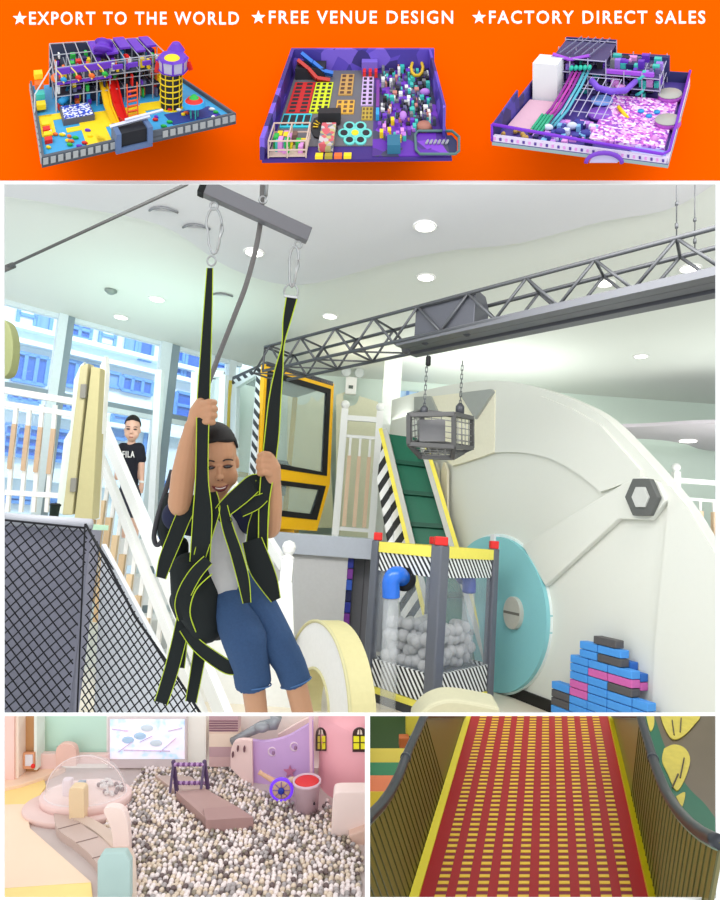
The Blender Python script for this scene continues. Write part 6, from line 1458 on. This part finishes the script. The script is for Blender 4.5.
# background of the lower right picture
o = MB().prism([P(368, 715.5, 1.93), P(480, 715.5, 1.93), P(480, 830, 1.93), P(368, 830, 1.93)], FW*.01).build('backdrop', M((56, 84, 36), .5), None); struct(o); o.name = 'wall_green'
cols_ = [((-5, 60), (748, 764), M((196, 176, 50)), 'yellow-olive'), ((-5, 60), (762, 777), M((20, 118, 70)), 'green'), ((-5, 60), (775, 793), M((232, 128, 78)), 'orange'), ((-5, 60), (791, 824), M((244, 212, 60)), 'yellow')]
for i, (_, (ya_, yb_), mt, nm) in enumerate(cols_):
    d0_ = 1.80-i*.13; x1_ = (404, 398, 392, 384)[i]
    o = MB().prism([P(360, ya_, d0_), P(x1_+14, ya_, d0_), P(x1_+8, yb_+3, d0_-.06), P(360, yb_+3, d0_-.06)], -UP*.03).build('padded_step', mt, None, bevel=.002)
    tag(o, '%s padded step left of the slide handrail' % nm, 'step')
t = thing('storage_box', 'small orange and yellow box beyond the left slide handrail', 'box'); MB().box(P(404, 741, 1.85), (.03, .03, .03), AX).build('box_body', M((176, 92, 40)), t, bevel=.003); MB().box(P(414, 724, 1.88), (.05, .03, .06), AX).build('box_top', M((190, 176, 50)), t, bevel=.003)
o = MB().prism([P(612, 715.5, 1.96), P(722, 715.5, 1.96), P(722, 880, 1.35), P(612, 880, 1.35)], FW*.01).build('mural_wall', M((92, 80, 60), .3, var=.12, scale=6, spec=.6), None); struct(o); o.name = 'wall_mural'
def mur(x, y, off): 
    a = P(612, 715.5, 1.96); b = P(722, 715.5, 1.96); c = P(722, 880, 1.35); n = (b-a).cross(c-a).normalized()
    if n.dot(CAM-a) < 0: n = -n
    return hp(x, y, a, n)+n*off, n
def mpl(pts, mat, nm, off=.003, k=5):
    q = smoothline(pts+[pts[0]], k)[:-1]; n = mur(650, 750, 0)[1]; return MB().prism([mur(x, y, off)[0] for x, y in q], -n*.003).build(nm, mat, o)
mpl([(636, 712), (648, 740), (660, 768), (676, 800), (700, 826), (722, 838), (722, 830), (706, 806), (690, 790), (676, 770), (664, 745), (652, 714)], M((16, 92, 66), .35), 'dark_green_area', .002)
YM = M((190, 174, 66), .4, var=.2, scale=60)
mpl([(660, 715), (664, 728), (672, 740), (682, 738), (694, 726), (698, 716)], YM, 'yellow_leaf', .005); mpl([(664, 750), (674, 746), (685, 750), (690, 762), (684, 782), (676, 792), (668, 776), (662, 762)], YM, 'yellow_leaf', .005)
mpl([(646, 716), (653, 714), (654, 726), (650, 732)], YM, 'yellow_leaf', .005); mpl([(676, 798), (685, 794), (682, 808), (678, 802)], YM, 'yellow_leaf', .005)
m = MB(); [m.bar(mur(a, b, .0065)[0], mur(c, d, .0065)[0], .003) for a, b, c, d in ((672, 722, 674, 737), (681, 720, 680, 734), (684, 760, 680, 780), (678, 776, 672, 790))]; m.build('leaf_lines', M((70, 60, 40)), o)

nl2 = (-RT+FW*((368.4-360)/f)).normalized()
trim([o.name for o in bpy.data.objects if o.name not in before and not o.name.startswith('trim_')], [(CAM, nl2), (CAM, nt_)])
# ================================================================== LIGHT, CAMERA, TIDY-UP
def area(name, loc, target, sx, sy, power, col=(1, 1, 1)):
    l = bpy.data.lights.new(name, 'AREA'); l.shape = 'RECTANGLE'; l.size = sx; l.size_y = sy; l.energy = power; l.color = col
    o = bpy.data.objects.new(name, l); COL.objects.link(o); o.location = loc; o.rotation_euler = (V(target)-V(loc)).to_track_quat('-Z', 'Y').to_euler(); return o
area('ceiling_fill_light', V((0, 3.0, 3.8)), V((0, 6.5, 0)), 7, 1.8, 285, (1, .985, .95))  # added fill lamp out of view above the header, brightens the main room
area('front_fill_light', V((0, -1.2, 2.6)), V((0, 1.2, 1.3)), 3.0, 2.0, 24, (1, 1, 1))  # added fill lamp behind the camera for the board and small rooms
area('cove_light', V((-2.4, 7.0, 2.7)), V((-2.6, 7.3, 4)), 1.6, 1.6, 14, (.62, 1, .86))
area('cove_light', V((-.6, 8.6, 3.4)), V((-.6, 8.6, 4)), 1.6, .8, 8, (1, .92, .66))
area('back_room_light', V((1.6, 8.6, 3.0)), V((1.6, 8.6, 4)), 2.4, 1.2, 26, (.96, 1, .96))
area('back_room_light', V((5.0, 7.4, 2.0)), V((5.0, 8.0, 4)), 2.5, 1.5, 34, (.95, 1, .98))
area('facade_fill_light', W1+dw*2.2-nwin*.9+V((0, 0, 4.6)), W1+dw*2.6-nwin*5.5+V((0, 0, -1.2)), 12, 1.2, 900, (.86, .94, 1))  # added area lamp outside the window, brightens the office facade like sky fill
w = bpy.data.worlds.new('daylight'); bpy.context.scene.world = w; w.use_nodes = True
bg = w.node_tree.nodes['Background']; bg.inputs[0].default_value = (.93, .97, 1, 1); bg.inputs[1].default_value = 1.15
cam = bpy.data.cameras.new('camera'); co = bpy.data.objects.new('camera', cam); COL.objects.link(co)
cam.sensor_fit = 'HORIZONTAL'; cam.sensor_width = 36; cam.lens = 36*f/720; cam.clip_start = .02; cam.clip_end = 200
mt = Matrix((RT, UP, -FW)).transposed().to_4x4(); mt.translation = CAM; co.matrix_world = mt
sc = bpy.context.scene; sc.camera = co
sc.view_settings.view_transform = 'Standard'; sc.view_settings.look = 'None'; sc.view_settings.gamma = 1; sc.view_settings.exposure = 0.0; sc.view_settings.use_curve_mapping = False
# put every thing's origin at its own base
bpy.context.view_layer.update()
kids = {}
for o in bpy.data.objects:
    if o.parent is not None: kids.setdefault(o.parent.name, []).append(o)
def allk(o):
    r = []
    for c in kids.get(o.name, []): r += [c]+allk(c)
    return r
done = set()
for o in list(bpy.data.objects):
    if o.parent is None and o.type in ('EMPTY', 'MESH'):
        ms = [c for c in [o]+allk(o) if c.type == 'MESH']
        if not ms or (o.type == 'MESH' and o.data.users > 1) or o.location.length > 1e-6: continue
        lo_ = V((1e9,)*3); hi = V((-1e9,)*3)
        for q in ms:
            for c in q.bound_box:
                for i in range(3): lo_[i] = min(lo_[i], c[i]); hi[i] = max(hi[i], c[i])
        b = V(((lo_.x+hi.x)/2, (lo_.y+hi.y)/2, lo_.z))
        for q in ms:
            if q.data.name in done: continue
            done.add(q.data.name); q.data.transform(Matrix.Translation(-b))
        o.location = b
